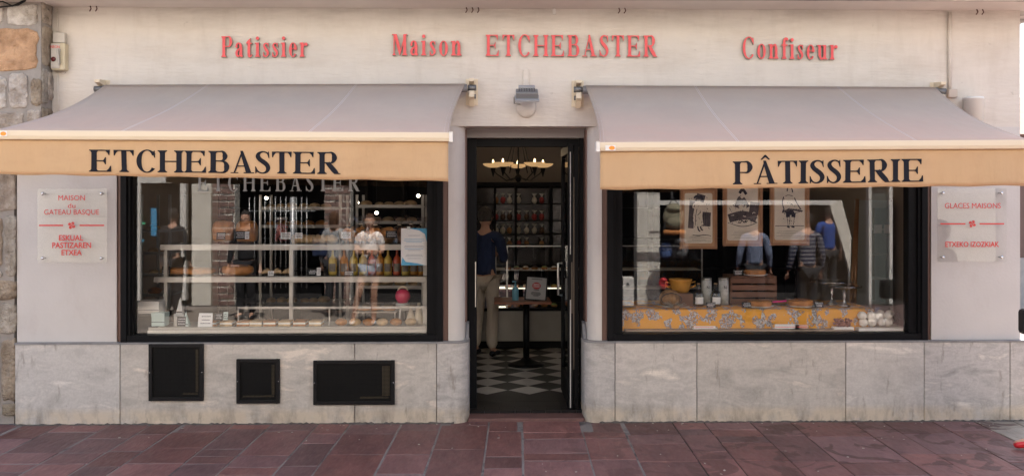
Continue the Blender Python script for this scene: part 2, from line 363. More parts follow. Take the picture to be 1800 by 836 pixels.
    if ch == 'r':
        stem(e, 0, xh, 1, 0); poly([(e - .07, xh), (e + S, xh + .015), (e + S, xh - .08), (e - .07, xh - h)]); rib([(e + S - .02, .46, h), (e + S + .07, .61, h * 1.8), (e + S + .17, .65, h * 1.8)], 4)
        out.append(grown([(e + S + .17 + .075 * math.cos(R(t)), .60 + .08 * math.sin(R(t))) for t in range(0, 360, 30)], g)); return out, e + S + .28
    if ch in 'nu':
        x2 = .36
        if ch == 'n':
            stem(e, 0, xh, 1, 0); poly([(e - .07, xh), (e + S, xh + .015), (e + S, xh - .08), (e - .07, xh - h)]); stem(x2, 0, .5, 1, 0); rib([(e + S - .02, .50, h), (e + S + .08, .635, h * 1.7), (x2 + .03, .65, S * .6), (x2 + S / 2, .48, S)])
        else:
            rect(e, .16, e + S, xh); poly([(e - .07, xh), (e + S, xh), (e + S, xh - .08), (e - .07, xh - h)]); rect(x2, 0, x2 + S, xh); poly([(x2 - .07, xh), (x2 + S, xh), (x2 + S, xh - .08), (x2 - .07, xh - h)]); rect(x2 + S, 0, x2 + S + .07, h); rib([(e + S / 2, .18, S), (e + .14, .04, S * .6), (x2 - .05, .04, h * 1.7), (x2 + .02, .16, h)])
        return out, x2 + S + e + .02
    if ch == 'f':
        stem(.10, 0, .86, 1, 0); rect(.02, xh - h * 1.2, .37, xh); rib([(.10 + S / 2, .84, S), (.22, .96, S * .6), (.33, .98, h * 1.6)], 4); out.append(grown([(.34 + .07 * math.cos(R(t)), .93 + .075 * math.sin(R(t))) for t in range(0, 360, 30)], g)); return out, .36
    return out, .3
def word(txt, S, h, sp=.04, g=0, e=.075):
    """[(letter, pieces, x offset)], total width"""
    x = 0; res = []
    for c in txt:
        if c == ' ': x += .45; continue
        pc, wd = glyph(c, S, h, e, g); res.append((c, pc, x)); x += wd + sp
    return res, x - sp
def lay_word(txt, p0, p1, cap, y_front, depth, S, h, sp=.04, g=0, e=.075, yback=None):
    """returns per-letter MB; baseline runs from p0 to p1 (x, z); cap = letter height; raised by depth from y_front"""
    res, W = word(txt, S, h, sp, g, e); out = []
    dx, dz = p1[0] - p0[0], p1[1] - p0[1]; sx = dx / W; k = 0
    for c, pcs, ox in res:
        mb = MB()
        for i, pc in enumerate(pcs):
            pts = [(p0[0] + (x + ox) * sx, p0[1] + (x + ox) / W * dz + y * cap) for x, y in pc]
            mb.slabxz(pts, y_front - depth - .0003 * (i + 1), y_front + .0001 * i)
        out.append((c, mb))
    return out
# sans text by the built-in font, turned into a mesh
def text_mesh(txt, x, z, y, height, width=None, bold=0, ext=.001, m=None, name='lettering', parent=None, align='CENTER', ry=0):
    cu = bpy.data.curves.new(name, 'FONT'); cu.body = txt; cu.size = 1; cu.extrude = .001; cu.offset = bold; cu.resolution_u = 3; cu.align_x = 'LEFT'
    o = bpy.data.objects.new(name, cu); me = bpy.data.meshes.new_from_object(o); bpy.data.objects.remove(o); bpy.data.curves.remove(cu)
    xs = [v.co.x for v in me.vertices]; ys = [v.co.y for v in me.vertices]
    if not xs: return None
    x0, x1 = min(xs), max(xs); caph = .70 if not any(ch in 'gjpqy,' for ch in txt) else .70
    s = height / caph; sx = s if width is None else width / (x1 - x0); W = (x1 - x0) * sx
    bx = {'CENTER': x - W / 2, 'LEFT': x, 'RIGHT': x - W}[align]
    off = rootloc(parent) if parent else Vector((0, 0, 0))
    for v in me.vertices:
        q = Vector((bx + (v.co.x - x0) * sx, y - (v.co.z + .001) / .002 * ext, z + v.co.y * s)); v.co = q - off
    me.materials.append(m or M['ink'])
    ob = bpy.data.objects.new(name, me); col.objects.link(ob)
    if parent: ob.parent = parent
    return ob
# ================================================================== GROUND
GA = R(1.45)                                   # the paving runs a touch askew to the facade
def slabmat():
    m = mat('red_sandstone', (.205, .098, .088), .55)
    n = m.node_tree.nodes; l = m.node_tree.links; b = n['Principled BSDF']
    at = n.new('ShaderNodeVertexColor'); at.layer_name = 'tone'
    g = n.new('ShaderNodeNewGeometry'); no = n.new('ShaderNodeTexNoise'); no.inputs['Scale'].default_value = 5; no.inputs['Detail'].default_value = 9; no.inputs['Roughness'].default_value = .7
    mp = n.new('ShaderNodeMapping'); mp.inputs['Scale'].default_value = (1, .5, 1)
    cr = n.new('ShaderNodeValToRGB'); cr.color_ramp.elements[0].position = .3; cr.color_ramp.elements[0].color = (.60, .58, .60, 1); cr.color_ramp.elements[1].position = .7; cr.color_ramp.elements[1].color = (1.12, 1.1, 1.08, 1)
    mx = n.new('ShaderNodeMix'); mx.data_type = 'RGBA'; mx.blend_type = 'MULTIPLY'; mx.inputs[0].default_value = 1; mx.clamp_result = False
    l.new(g.outputs['Position'], mp.inputs[0]); l.new(mp.outputs[0], no.inputs[0]); l.new(no.outputs[0], cr.inputs[0]); l.new(at.outputs[0], mx.inputs[6]); l.new(cr.outputs[0], mx.inputs[7])
    # damp and spill stains with an outline of their own, more of them in front of the print window
    n2 = n.new('ShaderNodeTexNoise'); n2.inputs['Scale'].default_value = 2.6; n2.inputs['Detail'].default_value = 4; n2.inputs['Distortion'].default_value = 1.2
    l.new(g.outputs['Position'], n2.inputs[0]); sp = n.new('ShaderNodeSeparateXYZ'); l.new(g.outputs['Position'], sp.inputs[0])
    mr = n.new('ShaderNodeMapRange'); mr.inputs[1].default_value = -.2; mr.inputs[2].default_value = 2.5; mr.inputs[3].default_value = .05; mr.inputs[4].default_value = 1
    l.new(sp.outputs[0], mr.inputs[0]); c2 = n.new('ShaderNodeMapRange'); c2.inputs[1].default_value = .565; c2.inputs[2].default_value = .59; l.new(n2.outputs[0], c2.inputs[0])
    mu = n.new('ShaderNodeMath'); mu.operation = 'MULTIPLY'; l.new(mr.outputs[0], mu.inputs[0]); l.new(c2.outputs[0], mu.inputs[1])
    m3 = n.new('ShaderNodeMix'); m3.data_type = 'RGBA'; m3.inputs[7].default_value = (.085, .035, .03, 1); l.new(mx.outputs[2], m3.inputs[6])
    mu2 = n.new('ShaderNodeMath'); mu2.operation = 'MULTIPLY'; mu2.inputs[1].default_value = .85; l.new(mu.outputs[0], mu2.inputs[0]); l.new(mu2.outputs[0], m3.inputs[0])
    l.new(m3.outputs[2], b.inputs['Base Color'])
    n4 = n.new('ShaderNodeTexNoise'); n4.inputs['Scale'].default_value = 14; n4.inputs['Detail'].default_value = 6
    mp4 = n.new('ShaderNodeMapping'); mp4.inputs['Scale'].default_value = (2.2, .7, 1); mp4.inputs['Rotation'].default_value = (0, 0, .5)
    bp = n.new('ShaderNodeBump'); bp.inputs['Strength'].default_value = .5; bp.inputs['Distance'].default_value = .012
    l.new(g.outputs['Position'], mp4.inputs[0]); l.new(mp4.outputs[0], n4.inputs[0]); l.new(n4.outputs[0], bp.inputs['Height']); l.new(bp.outputs[0], b.inputs['Normal'])
    r2 = n.new('ShaderNodeMapRange'); r2.inputs[3].default_value = .42; r2.inputs[4].default_value = .72; l.new(n4.outputs[0], r2.inputs[0]); l.new(r2.outputs[0], b.inputs['Roughness'])
    return m
base = mat('joint_mortar', (.23, .20, .185), .95, bump=.4, bscale=60)
mix_stain_tone(base, (.06, .05, .05), 2.3, .52, .62, (1, 1, 1), .8)
g0 = MB().add([(-300, -300, -.03), (300, -300, -.03), (300, 300, -.03), (-300, 300, -.03)], [(0, 1, 2, 3)]).build('ground', mat('street_ground', (.22, .19, .17), .9, var=.2, vscale=1)); tag(g0, kind='structure')
jx = [-180, -110, -40, 40, 112, 198, 270, 325, 414, 481, 562, 618, 707, 777, 860, 918, 1019, 1090, 1180, 1235, 1316, 1385, 1492, 1548, 1634, 1706, 1775, 1850, 1925, 2010, 2080]
jx = [X(p) for p in jx]
sm = MB().add([(-9, -11, -.0022), (1.1, -11, -.0022), (1.1, .5, -.0022), (-9, .5, -.0022)], [(0, 1, 2, 3)]).build('pavement_bedding', base); tag(sm, kind='structure')
sm = MB().add([(1.1, -11, -.0042), (9, -11, -.0042), (9, .5, -.0042), (1.1, .5, -.0042)], [(0, 1, 2, 3)]).build('pavement_bedding', mat('dark_joint', (.05, .035, .03), .95)); tag(sm, kind='structure')
smb = MB(); tones = []
def tilt(x, y): return (x + (y) * math.tan(GA), y)
rg = random.Random(11)
xs_all = [jx[0] - .37 * k for k in range(7, 0, -1)] + jx + [jx[-1] + .38 * k for k in range(1, 6)]
for i in range(len(xs_all) - 1):
    x0, x1 = xs_all[i], xs_all[i + 1]; y = .05 if -.6 < (x0 + x1) / 2 < .75 else -.02 - rg.uniform(0, .02); first = True
    while y > -8.4:
        ln = rg.choice([.2, .3, .42, .5, .62, .75]) if not first else rg.uniform(.15, .5)
        if x0 > 4.15 and first: pass
        y1 = y - ln; gp = .0065 if x0 < 1.2 else .0045; c = .003; zt = rg.uniform(-.0015, .0015); tx = rg.uniform(-.002, .002)
        q = [(x0 + gp, y1 + gp), (x1 - gp, y1 + gp), (x1 - gp, y - gp), (x0 + gp, y - gp)]
        q = [(a + rg.uniform(-.003, .003), b + rg.uniform(-.004, .004)) for a, b in q]
        cx = (x0 + x1) / 2; cy = (y + y1) / 2
        top = [(a + (c if a < cx else -c), b + (c if b < cy else -c)) for a, b in q]
        v = [(*tilt(a, b), -.02) for a, b in q] + [(*tilt(a, b), -.003) for a, b in q] + [(*tilt(a, b), zt + (tx if a < cx else -tx)) for a, b in top]
        smb.add(v, [(8, 9, 10, 11)] + [(k, (k + 1) % 4, 4 + (k + 1) % 4, 4 + k) for k in range(4)] + [(4 + k, 4 + (k + 1) % 4, 8 + (k + 1) % 4, 8 + k) for k in range(4)])
        t = rg.choice((.72, .85, .95, 1.0, 1.08, 1.22)) * rg.uniform(.96, 1.05); hue = rg.uniform(-.5, 1)
        if y < -4.3: t2 = rg.uniform(.85, 1.1); cc = (.30 * t2, .26 * t2, .22 * t2) if x0 < .6 else (.13 * t2, .085 * t2, .08 * t2)
        elif x0 > 4.1 and y > -.9: cc = (.30, .265, .215)
        else: cc = (.215 * t * (1 + .06 * hue), .107 * t * (1 - .10 * hue), .100 * t * (1 - .18 * hue))
        tones += [cc] * 9; y = y1; first = False
pv = smb.build('pavement', slabmat(), weld=False); tag(pv, kind='structure')
ca = pv.data.color_attributes.new('tone', 'FLOAT_COLOR', 'CORNER')
for p in pv.data.polygons:
    for li in p.loop_indices: ca.data[li].color = (*tones[p.index], 1)

# ================================================================== THE SHOP BUILDING
shop = thing('pastry_shop_building', (0, 0, 0), 'cream rendered shop building with grey marble plinth, two display windows and open doorway', 'building')
ZS = 3.535                                      # underside of the projecting slab
xL, xLL, xR = X(93), X(30), X(1793)
wL0, wL1 = X(205), X(788)                       # masonry opening of the bread window
wR0, wR1 = X(1058), X(1637)                     # masonry opening of the print window
dL, dR = X(817), X(1034)                        # door reveal planes
ZP = .69; ZW = 2.53; ZD = 2.53; T = .36
def arc(cx, cy, r, a0, a1, n=8): return [(cx + r * math.cos(R(a0 + (a1 - a0) * i / n)), cy + r * math.sin(R(a0 + (a1 - a0) * i / n))) for i in range(n + 1)]
r = .11
MB().box(xLL, wL0, 0, T, ZP, ZW).build('pier', M['smooth'], shop)
MB().prism([(wL1, T), (wL1, 0)] + arc(dL - r, r, r, -90, 0) + [(dL, T)], ZP, ZW).build('pier', M['smooth'], shop)
MB().prism([(dR, T)] + arc(dR + r, r, r, 180, 270) + [(wR0, 0), (wR0, T)], ZP, ZW).build('pier', M['smooth'], shop)
MB().box(wR1, xR, 0, T, ZP, ZW).build('pier', M['smooth'], shop)
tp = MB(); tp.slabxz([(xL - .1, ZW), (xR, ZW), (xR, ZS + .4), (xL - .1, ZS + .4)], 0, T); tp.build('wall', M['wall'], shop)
# side and back walls and the upper storeys (outside the frame; they cast the street's shade)
sw = MB(); sw.box(xLL, xLL + .25, T, 6.2, 0, ZS + .4); sw.box(xR - .3, xR, T, 6.2, 0, ZS + .4); sw.box(xLL, xR, 6.2, 6.45, 0, ZS + .4)
sw.build('side_wall', M['smooth'], shop)
up = MB(); up.box(xL - .1, xR, .02, 9, ZS + .42, 6.9); up.build('upper_storey', M['wall'], shop)
# projecting slab: painted soffit and stained stone edge
so_ = MB(); so_.box(xL - .6, xR + .32, -.41, .0, ZS, ZS + .03); so_.build('soffit', M['soffit'], shop)
fa = MB(); fa.box(xL - .6, xR + .36, -.45, -.41, ZS - .012, ZS + .14); fa.box(xL - .6, xR + .36, -.45, 0, ZS + .03, ZS + .14); fa.box(xR + .003, xR + .36, 0, 3, ZS, ZS + .14); fa.build('slab_edge', M['fascia'], shop, bevel=.008)
# plinth of marble slabs, each with its own veining
def veinmat(k, base, vein, sc_, rz, amt):
    m = mat('marble_%s' % k, tuple(c * 1.06 for c in base), .5, bump=.06, bscale=45)
    n = m.node_tree.nodes; l = m.node_tree.links; b = n['Principled BSDF']; g = n.new('ShaderNodeNewGeometry')
    mp = n.new('ShaderNodeMapping'); mp.inputs['Rotation'].default_value = (0, rz, 0); mp.inputs['Scale'].default_value = (1, 1, 2.6); mp.inputs['Location'].default_value = (k * 3.7, k * 1.3, k)
    no = n.new('ShaderNodeTexNoise'); no.inputs['Scale'].default_value = sc_; no.inputs['Detail'].default_value = 7; no.inputs['Distortion'].default_value = .45; no.inputs['Roughness'].default_value = .6
    l.new(g.outputs['Position'], mp.inputs[0]); l.new(mp.outputs[0], no.inputs[0]); cr = n.new('ShaderNodeValToRGB')
    e = cr.color_ramp.elements; e[0].position = .30; e[0].color = (*[c * (1 - .28 * amt) for c in base], 1); e[1].position = .68; e[1].color = (*vein, 1)
    a = e.new(.50); a.color = (*base, 1); a = e.new(.57); a.color = (*[c * (1 - .12 * amt) for c in base], 1)
    l.new(no.outputs[0], cr.inputs[0])
    n3 = n.new('ShaderNodeTexNoise'); n3.inputs['Scale'].default_value = 70; n3.inputs['Detail'].default_value = 3; l.new(g.outputs['Position'], n3.inputs[0])
    mr = n.new('ShaderNodeMapRange'); mr.inputs[1].default_value = .3; mr.inputs[2].default_value = .7; mr.inputs[3].default_value = .98; mr.inputs[4].default_value = 1.13; l.new(n3.outputs[0], mr.inputs[0])
    mx = n.new('ShaderNodeMix'); mx.data_type = 'RGBA'; mx.blend_type = 'MULTIPLY'; mx.inputs[0].default_value = 1; mx.clamp_result = False; l.new(cr.outputs[0], mx.inputs[6]); l.new(mr.outputs[0], mx.inputs[7]); l.new(mx.outputs[2], b.inputs['Base Color'])
    mix_stain_tone(m, (.60, .50, .37), 4, .30, .5, (1, 1, 1), .7, fade_z=(.09, .15))
    mix_stain_tone(m, (.17, .145, .125), 5.0, .44, .72, (2.0, 1, .8), .85, fade_z=(.02, .32))
    mix_stain_tone(m, (.20, .17, .14), 7, .60, .68, (2.2, 1, .5), .5)
    return m
vm = [veinmat(1, (.52, .495, .465), (.66, .62, .57), 2.2, .5, .8), veinmat(2, (.51, .475, .43), (.68, .61, .53), 2.6, -.5, 1.1), veinmat(3, (.55, .515, .475), (.74, .68, .60), 1.7, 1.0, 1.4), veinmat(4, (.50, .475, .45), (.66, .62, .56), 3, -.9, 1.4)]
hatch = [(262, 358, 602, 701), (416, 492, 629, 706), (551, 694, 632, 709)]
yp = -.05; pr = .13
def pslab(a, b, m, holes=()):
    mb = MB(); a = X(a, yp) + .0025 if not isinstance(a, tuple) else a[0]; b = X(b, yp) - .0025 if not isinstance(b, tuple) else b[0]
    mb.box(a, b, yp, .30, 0, ZP); return mb
joints = [30, 215, 625, 767]
pl = []
xa = X(30, yp) - .02
def plinth_piece(x0, x1, m): return MB().box(x0 + .0025, x1 - .0025, yp, .30, -.02, ZP - .012).build('plinth_slab', m, shop, bevel=.006)
plinth_piece(xa, X(215), vm[0]); plinth_piece(X(215), X(625), vm[1]); plinth_piece(X(625), X(768), vm[1])
MB().prism([(X(768) + .0025, .30), (X(768) + .0025, yp)] + arc(dL + .035 - pr, yp + pr, pr, -90, 0) + [(dL + .035, .30)], -.02, ZP - .012).build('plinth_slab', vm[3], shop, bevel=.006)
MB().prism([(dR - .035, .30)] + arc(dR - .035 + pr, yp + pr, pr, 180, 270) + [(X(1080) - .0025, yp), (X(1080) - .0025, .30)], -.02, ZP - .012).build('plinth_slab', vm[3], shop, bevel=.006)
for a, b, k in ((1080, 1223, 2), (1223, 1483, 1), (1483, 1620, 0), (1620, 1770, 3), (1770, 1795, 3)): plinth_piece(X(a), X(b) + (.05 if b == 1795 else 0), vm[k])
# ragged mortar line where the plinth meets the paving
rgm = random.Random(21)
for xa2, xb2 in ((xa, dL - .09), (dR + .09, xR + .03)):
    n_ = int((xb2 - xa2) / .025); f_ = []; vs_ = []
    for i in range(n_ + 1):
        x_ = xa2 + (xb2 - xa2) * i / n_; d_ = .012 + .018 * rgm.random() ** 2; h_ = .006 + .012 * rgm.random() ** 2; vs_ += [(x_, yp - d_, -.001), (x_, yp - d_ * .5, h_ * .6), (x_, yp + .001, h_), (x_, yp + .02, -.01)]
    for i in range(n_):
        for q in range(3): f_.append((4 * i + q, 4 * i + 4 + q, 4 * i + 5 + q, 4 * i + 1 + q))
    mbm = MB(); mbm.add(vs_, f_); mbm.build('mortar_fillet', mat('dirty_mortar', (.13, .115, .105), .95, var=.5, vscale=20), shop)
lt = MB()
for i in range(70):
    x_ = rgm.uniform(-4.2, 4.4); y_ = -.09 - 1.5 * rgm.random() ** 2.2; q_ = rgm.uniform(.004, .011); lt.obox((x_, y_, .004), (q_ * 1.6, q_, .0025), rot('Z', rgm.uniform(0, 180)) @ rot('X', rgm.uniform(-20, 20)))
tag(lt.build('street_litter', mat('pale_grit', (.50, .46, .40), .9)), kind='stuff')
# dark joints behind the slabs, and the worn slate-grey top arris
jn = MB(); jn.box(xa + .01, dL - .06, -.03, .28, -.02, ZP - .02); jn.box(dR + .06, xR + .01, -.03, .28, -.02, ZP - .02); jn.build('plinth_joint', mat('plinth_joint', (.10, .07, .055), .9), shop)
cp = MB(); cm = mat('ledge_stone', (.27, .265, .27), .6, var=.3, vscale=9)
cp.box(xa, X(767), yp - .006, .0, ZP - .012, ZP + .003)
cp.prism([(X(767), .0), (X(767), yp - .006)] + arc(dL + .035 - pr, yp + pr - .006, pr, -90, -5) + [(dL + .03, .10), (dL - .02, .10)], ZP - .012, ZP + .003)
cp.prism([(dR + .02, .10), (dR - .03, .10)] + arc(dR - .035 + pr, yp + pr - .006, pr, 185, 270) + [(X(1081), yp - .006), (X(1081), 0)], ZP - .012, ZP + .003)
cp.box(X(1081), xR + .05, yp - .006, 0, ZP - .012, ZP + .003); cp.build('plinth_ledge', cm, shop)
# raised plinth inside the door reveal (its top sweeps up towards the door)
for s, xx in ((1, dL + .004), (-1, dR - .004)):
    pts = [(.075, ZP - .02), (.10, ZP + .0), (.15, ZP + .05), (.22, ZP + .12), (.33, ZP + .14), (.33, 0), (.075, 0)]
    mb = MB(); n = len(pts); xo = xx + s * .026
    v = [(xx, a, b) for a, b in pts] + [(xo, a, b) for a, b in pts]
    mb.add(v, [list(range(n)), list(range(n, 2 * n))] + [(i, (i + 1) % n, n + (i + 1) % n, n + i) for i in range(n)]); mb.build('reveal_plinth', cm, shop)
# threshold
th = MB(); th.box(dL + .03, dR - .03, -.0, .20, -.01, .028); th.build('threshold', mat('threshold_stone', (.17, .085, .075), .6, var=.35, vscale=8, bump=.3), shop, bevel=.006)
st = MB(); FZ = .05
for i in range(8):
    for j in range(3):
        x = dL + .03 + i * .135; st.box(x + .0015, min(x + .1335, dR - .03), .20 + j * .19 + .0015, .20 + (j + 1) * .19 - .0015, .0, FZ)
st.build('doorstep_tile', M['darktile'], shop)
# ---- windows
def shop_window(x0, x1, name_label, glass_x0, glass_x1):
    MB().box(x0, x0 + .055, .018, .30, ZP, ZW).build('jamb', M['brown'], shop, bevel=.003); MB().box(x1 - .055, x1, .018, .30, ZP, ZW).build('jamb', M['brown'], shop, bevel=.003)
    f = MB(); a, b = x0 + .045, x1 - .045; gx0, gx1 = X(glass_x0, .06), X(glass_x1, .06); zb = Z(585, .05)
    f.box(a, a + .05, -.035, .20, ZP - .03, ZW); f.box(b - .05, b, -.035, .20, ZP - .03, ZW)          # outer posts
    f.box(a + .05, a + .075, -.012, .16, ZP + .0, ZW - .06); f.box(b - .075, b - .05, -.012, .16, ZP, ZW - .06)
    f.box(a + .075, gx0, .014, .12, ZP + .01, ZW - .06); f.box(gx1, b - .075, .014, .12, ZP + .01, ZW - .06)
    f.box(a + .051, b - .051, -.02, .18, ZW - .06, ZW)
    f.box(gx0 - .01, gx1 + .01, .012, .118, ZW - .16, ZW - .061)
    f.box(a + .051, b - .051, -.028, .18, ZP - .005, ZP + .058); f.box(gx0 - .012, gx1 + .012, .002, .119, ZP + .059, zb)
    fo = f.build('window_frame', M['black'], shop, bevel=.004)
    MB().box(gx0, gx1, .055, .061, zb, ZW - .15).build('pane', M['glass'], fo)
    return gx0, gx1, zb
GL = shop_window(wL0, wL1, '', 238, 751); GR = shop_window(wR0, wR1, '', 1093, 1593)
# silvery bead under the bread window's glass
MB().box(GL[0] + .1, GL[1] - .01, .070, .085, GL[2] + .001, GL[2] + .028).build('glazing_bead', M['steel'], shop)
# ---- door case
dc = MB(); y0, y1 = .30, .36; zt = Z(258, .30)
xj0, xj1 = X(838, .30), X(992, .30); xj2 = X(1022, .30)
dc.box(dL, xj0, y0, y1, 0.02, ZD - .03); dc.box(xj2 - .02, dR, y0, y1, 0.02, ZD - .03)
dc.box(xj0, xj2 - .02, y0 + .004, y1, zt, Z(244, .30)); df = dc.build('door_frame', M['black'], shop, bevel=.003)
MB().box(dL + .002, dR - .002, .24, .34, Z(243, .30), ZD - .002).build('door_lintel', mat('lintel_grey', (.30, .29, .285), .7), shop)
MB().box(dL + .0, dL + .012, .12, .298, ZP + .15, ZD - .02).build('reveal_lining', M['brown'], shop); MB().box(dR - .012, dR, .12, .298, ZP + .15, ZD - .02).build('reveal_lining', M['brown'], shop)
# open leaf, folded inwards against the side, hinged on the print-window side
lf = MB(); hx = X(1003, .22); ly0, ly1 = .22, 1.12
lf.box(hx - .022, hx + .022, ly0, ly0 + .07, .055, zt + .02); lf.box(hx - .022, hx + .022, ly1 - .07, ly1, .055, zt + .02)
lf.box(hx - .022, hx + .022, ly0 + .07, ly1 - .07, .055, .28); lf.box(hx - .022, hx + .022, ly0 + .07, ly1 - .07, zt - .06, zt + .02)
door = lf.build('door', M['black'], shop, bevel=.003)
MB().box(hx - .004, hx + .004, ly0 + .07, ly1 - .07, .28, zt - .06).build('door_pane', M['glass'], door)
MB().box(hx - .006, hx + .003, ly0 - .004, ly0, .07, 1.02).box(hx - .006, hx + .001, ly0 - .004, ly0, 1.42, zt - .05).build('edge_strip', mat('brush_strip', (.50, .49, .48), .5), door)
MB().box(hx + .006, hx + .016, ly0 - .006, ly0, .9, 1.35).box(hx + .026, hx + .036, ly0 + .03, ly0 + .05, .4, 2.1).build('lock_plate', mat('dull_brass', (.12, .10, .08), .4, metal=.6), door)
MB().tube([(hx - .03, ly0 + .6, 1.0), (hx - .07, ly0 + .6, 1.0), (hx - .07, ly0 + .6, 1.3), (hx - .03, ly0 + .6, 1.3)], .012).build('door_handle', M['steel'], door)
MB().box(hx + .03, xj2 - .03, .26, .33, .06, zt).build('door_stop', M['black'], door)
MB().box(xj0 - .014, xj0 - .006, .285, .299, .95, 1.35).build('strike_plate', M['steel'], df)
# ---- interior room
fl = MB(); fl.box(xLL + .26, xR - .31, T + .001, 6.19, -.01, FZ - .003); fl.build('interior_floor', M['darktile'], shop)
tl = MB(); hd = .202; yd = 1.08; xd = .33 - .0
yc = yd
for j in range(-1, 14):
    for i in range(-16, 12):
        cx = xd + i * 2 * hd; cy = yd + j * 2 * hd
        if cy - hd < .77 and j < 0: continue
        if not (xLL + .5 < cx < xR - .6) or cy > 5.8: continue
        tl.add([(cx - hd + .002, cy, FZ + .001), (cx, cy - hd + .002, FZ + .001), (cx + hd - .002, cy, FZ + .001), (cx, cy + hd - .002, FZ + .001)], [(0, 1, 2, 3)])
for i in range(-2, 4):
    cx = xd + i * 2 * hd; tl.add([(cx - hd * .5, .845, FZ + .001), (cx, .78 - .0, FZ + .001), (cx + hd * .5, .845, FZ + .001), (cx + .0, .876, FZ + .001)], [(0, 1, 2, 3)]) if False else None
tl.build('floor_tile', M['lighttile'], shop)
MB().box(xLL + .26, xR - .31, T + .001, 6.19, 2.92, 3.0).build('ceiling', mat('inner_ceiling', (.50, .46, .40), .9), shop)
iw = MB(); iw.box(xLL + .25, xR - .3, 6.1, 6.2, FZ, 2.92); iw.box(xLL + .251, xLL + .28, T + .001, 6.1, FZ, 2.92); iw.box(xR - .33, xR - .301, T + .001, 6.1, FZ, 2.92); iw.build('inner_wall', M['beigewall'], shop)
# partitions that close the display bays from below
ib = MB(); ib.box(wL0, dL - .01, .19, .24, FZ, ZP); ib.box(dR + .01, wR1, .19, .24, FZ, ZP); ib.build('window_back_wall', M['darkpanel'], shop)
# ---- vents
for i, (a, b, t, bt) in enumerate(hatch):
    x0, x1, z0, z1 = X(a, -.06), X(b, -.06), Z(bt, -.06), Z(t, -.06)
    v = thing('ventilation_grille', ((x0 + x1) / 2, -.06, z0), ['tall black mesh ventilation panel in the plinth at the window frame corner', 'small black mesh ventilation panel between two larger ones in the plinth', 'wide black mesh ventilation panel in the plinth closest to the doorway'.replace('closest to', 'towards')][i], 'vent', 'ventilation panels in the marble plinth')
    f = MB(); w_ = .028; f.box(x0, x0 + w_, -.075, -.048, z0, z1); f.box(x1 - w_, x1, -.075, -.048, z0, z1); f.box(x0 + w_, x1 - w_, -.075, -.048, z0, z0 + w_); f.box(x0 + w_, x1 - w_, -.075, -.048, z1 - w_, z1); f.build('frame', M['blackmetal'], v, bevel=.002)
    MB().box(x0 + w_, x1 - w_, -.054, -.049, z0 + w_, z1 - w_).build('backing', mat('vent_dark', (.006, .006, .007), .7), v)
    me = MB(); x = x0 + w_; s_ = .011
    while x < x1 - w_: me.box(x, x + .0028, -.0625, -.0595, z0 + w_, z1 - w_); x += s_
    z = z0 + w_
    while z < z1 - w_: me.box(x0 + w_, x1 - w_, -.0655, -.0628, z, z + .0028); z += s_
    me.build('mesh_grille', mat('vent_mesh', (.007, .007, .007), .6, spec=.2), v)
    pt = MB(); pt.box(x0 + .05 + .5 * (x1 - x0) * (i != 1), x1 - .05, -.0588, -.056, z0 + .05, z0 + .065) ; pt.box(x1 - .07 - .04 * (i == 2), x1 - .045, -.0588, -.056, z0 + .07, z1 - .05); pt.build('inner_duct', mat('vent_inner', (.10, .08, .05), .7), v)
    sb = MB()
    for xx in (x0 + .010, x1 - .010): MB().lathe([(0, -.004), (.005, -.002), (.005, .002)], (xx, -.077, (z0 + z1) / 2), 8, mx=rot('X', -90)).build('screw', M['chrome'], v)

# ================================================================== STONE PIER of the neighbouring house
stw = thing('stone_house_wall', (xL - .5, 0, 0), 'rough pale and orange rubble stone wall of the neighbouring house', 'stone wall')
mo = MB(); mo.box(xL - 2.4, xL - .005, -.20, .5, 2.3, 3.62); mo.box(xL - 2.4, xLL - .022, -.005, .5, 0, 2.3); mo.box(xL - 2.4, xL - .02, .0, 5, 3.62, 6.9); mo.build('mortar_bed', M['mortar'], stw)
cols = [(.50, .44, .38), (.58, .36, .21), (.46, .42, .36), (.55, .50, .45), (.40, .33, .25), (.33, .28, .21), (.62, .58, .53)]
smats = []
for i, c in enumerate(cols):
    m = mat('rubble_%d' % i, c, .9, var=.32, vscale=7, bump=1, bscale=26, dark=(c[0] * .50, c[1] * .46, c[2] * .42), bdist=.035); smats.append(m)
def stone(mb, c0, c1, yf, side=False, xs=None):
    """irregular pillowed stone between corner points (x0,z0)-(x1,z1) on the face y=yf (or on the side face x=xs, where x is y)"""
    x0, z0 = c0; x1, z1 = c1; n = 26; cx, cz = (x0 + x1) / 2, (z0 + z1) / 2; hx, hz = abs(x1 - x0) / 2, abs(z1 - z0) / 2; rings = []
    jj = [random.uniform(.93, 1.02) for _ in range(n)]
    for s_, dp in ((1.0, .03), (1.0, -.006), (.96, -.012), (.72, -.013), (.38, -.014)):
        rg_ = []
        for k in range(n):
            a = 2 * math.pi * k / n; ca_, sa_ = math.cos(a), math.sin(a); q = (abs(ca_) ** 9 + abs(sa_) ** 9) ** (-1 / 9)
            rg_.append((cx + hx * ca_ * q * s_ * jj[k] * random.uniform(.985, 1.01), cz + hz * sa_ * q * s_ * jj[k], dp + random.uniform(-.007, .007) * (s_ < 1)))
        rings.append(rg_)
    vs = [((xs - d if False else xs - (-d)) if side else a, a if side else yf + d, b) for rg_ in rings for a, b, d in rg_]
    if side: vs = [(xs + (-d), a, b) for rg_ in rings for a, b, d in rg_]
    fs = [(i * n + k, i * n + (k + 1) % n, (i + 1) * n + (k + 1) % n, (i + 1) * n + k) for i in range(4) for k in range(n)] + [[4 * n + k for k in range(n)]]
    mb.smooth = True; mb.add(vs, fs); mb.smooth = False
sb = MB()
def st_px(a, t, b, bt, m, Y): 
    sb.m = m; p = P(a, t, Y); q = P(b, bt, Y); stone(sb, (p.x, q.z), (q.x, p.z), Y)
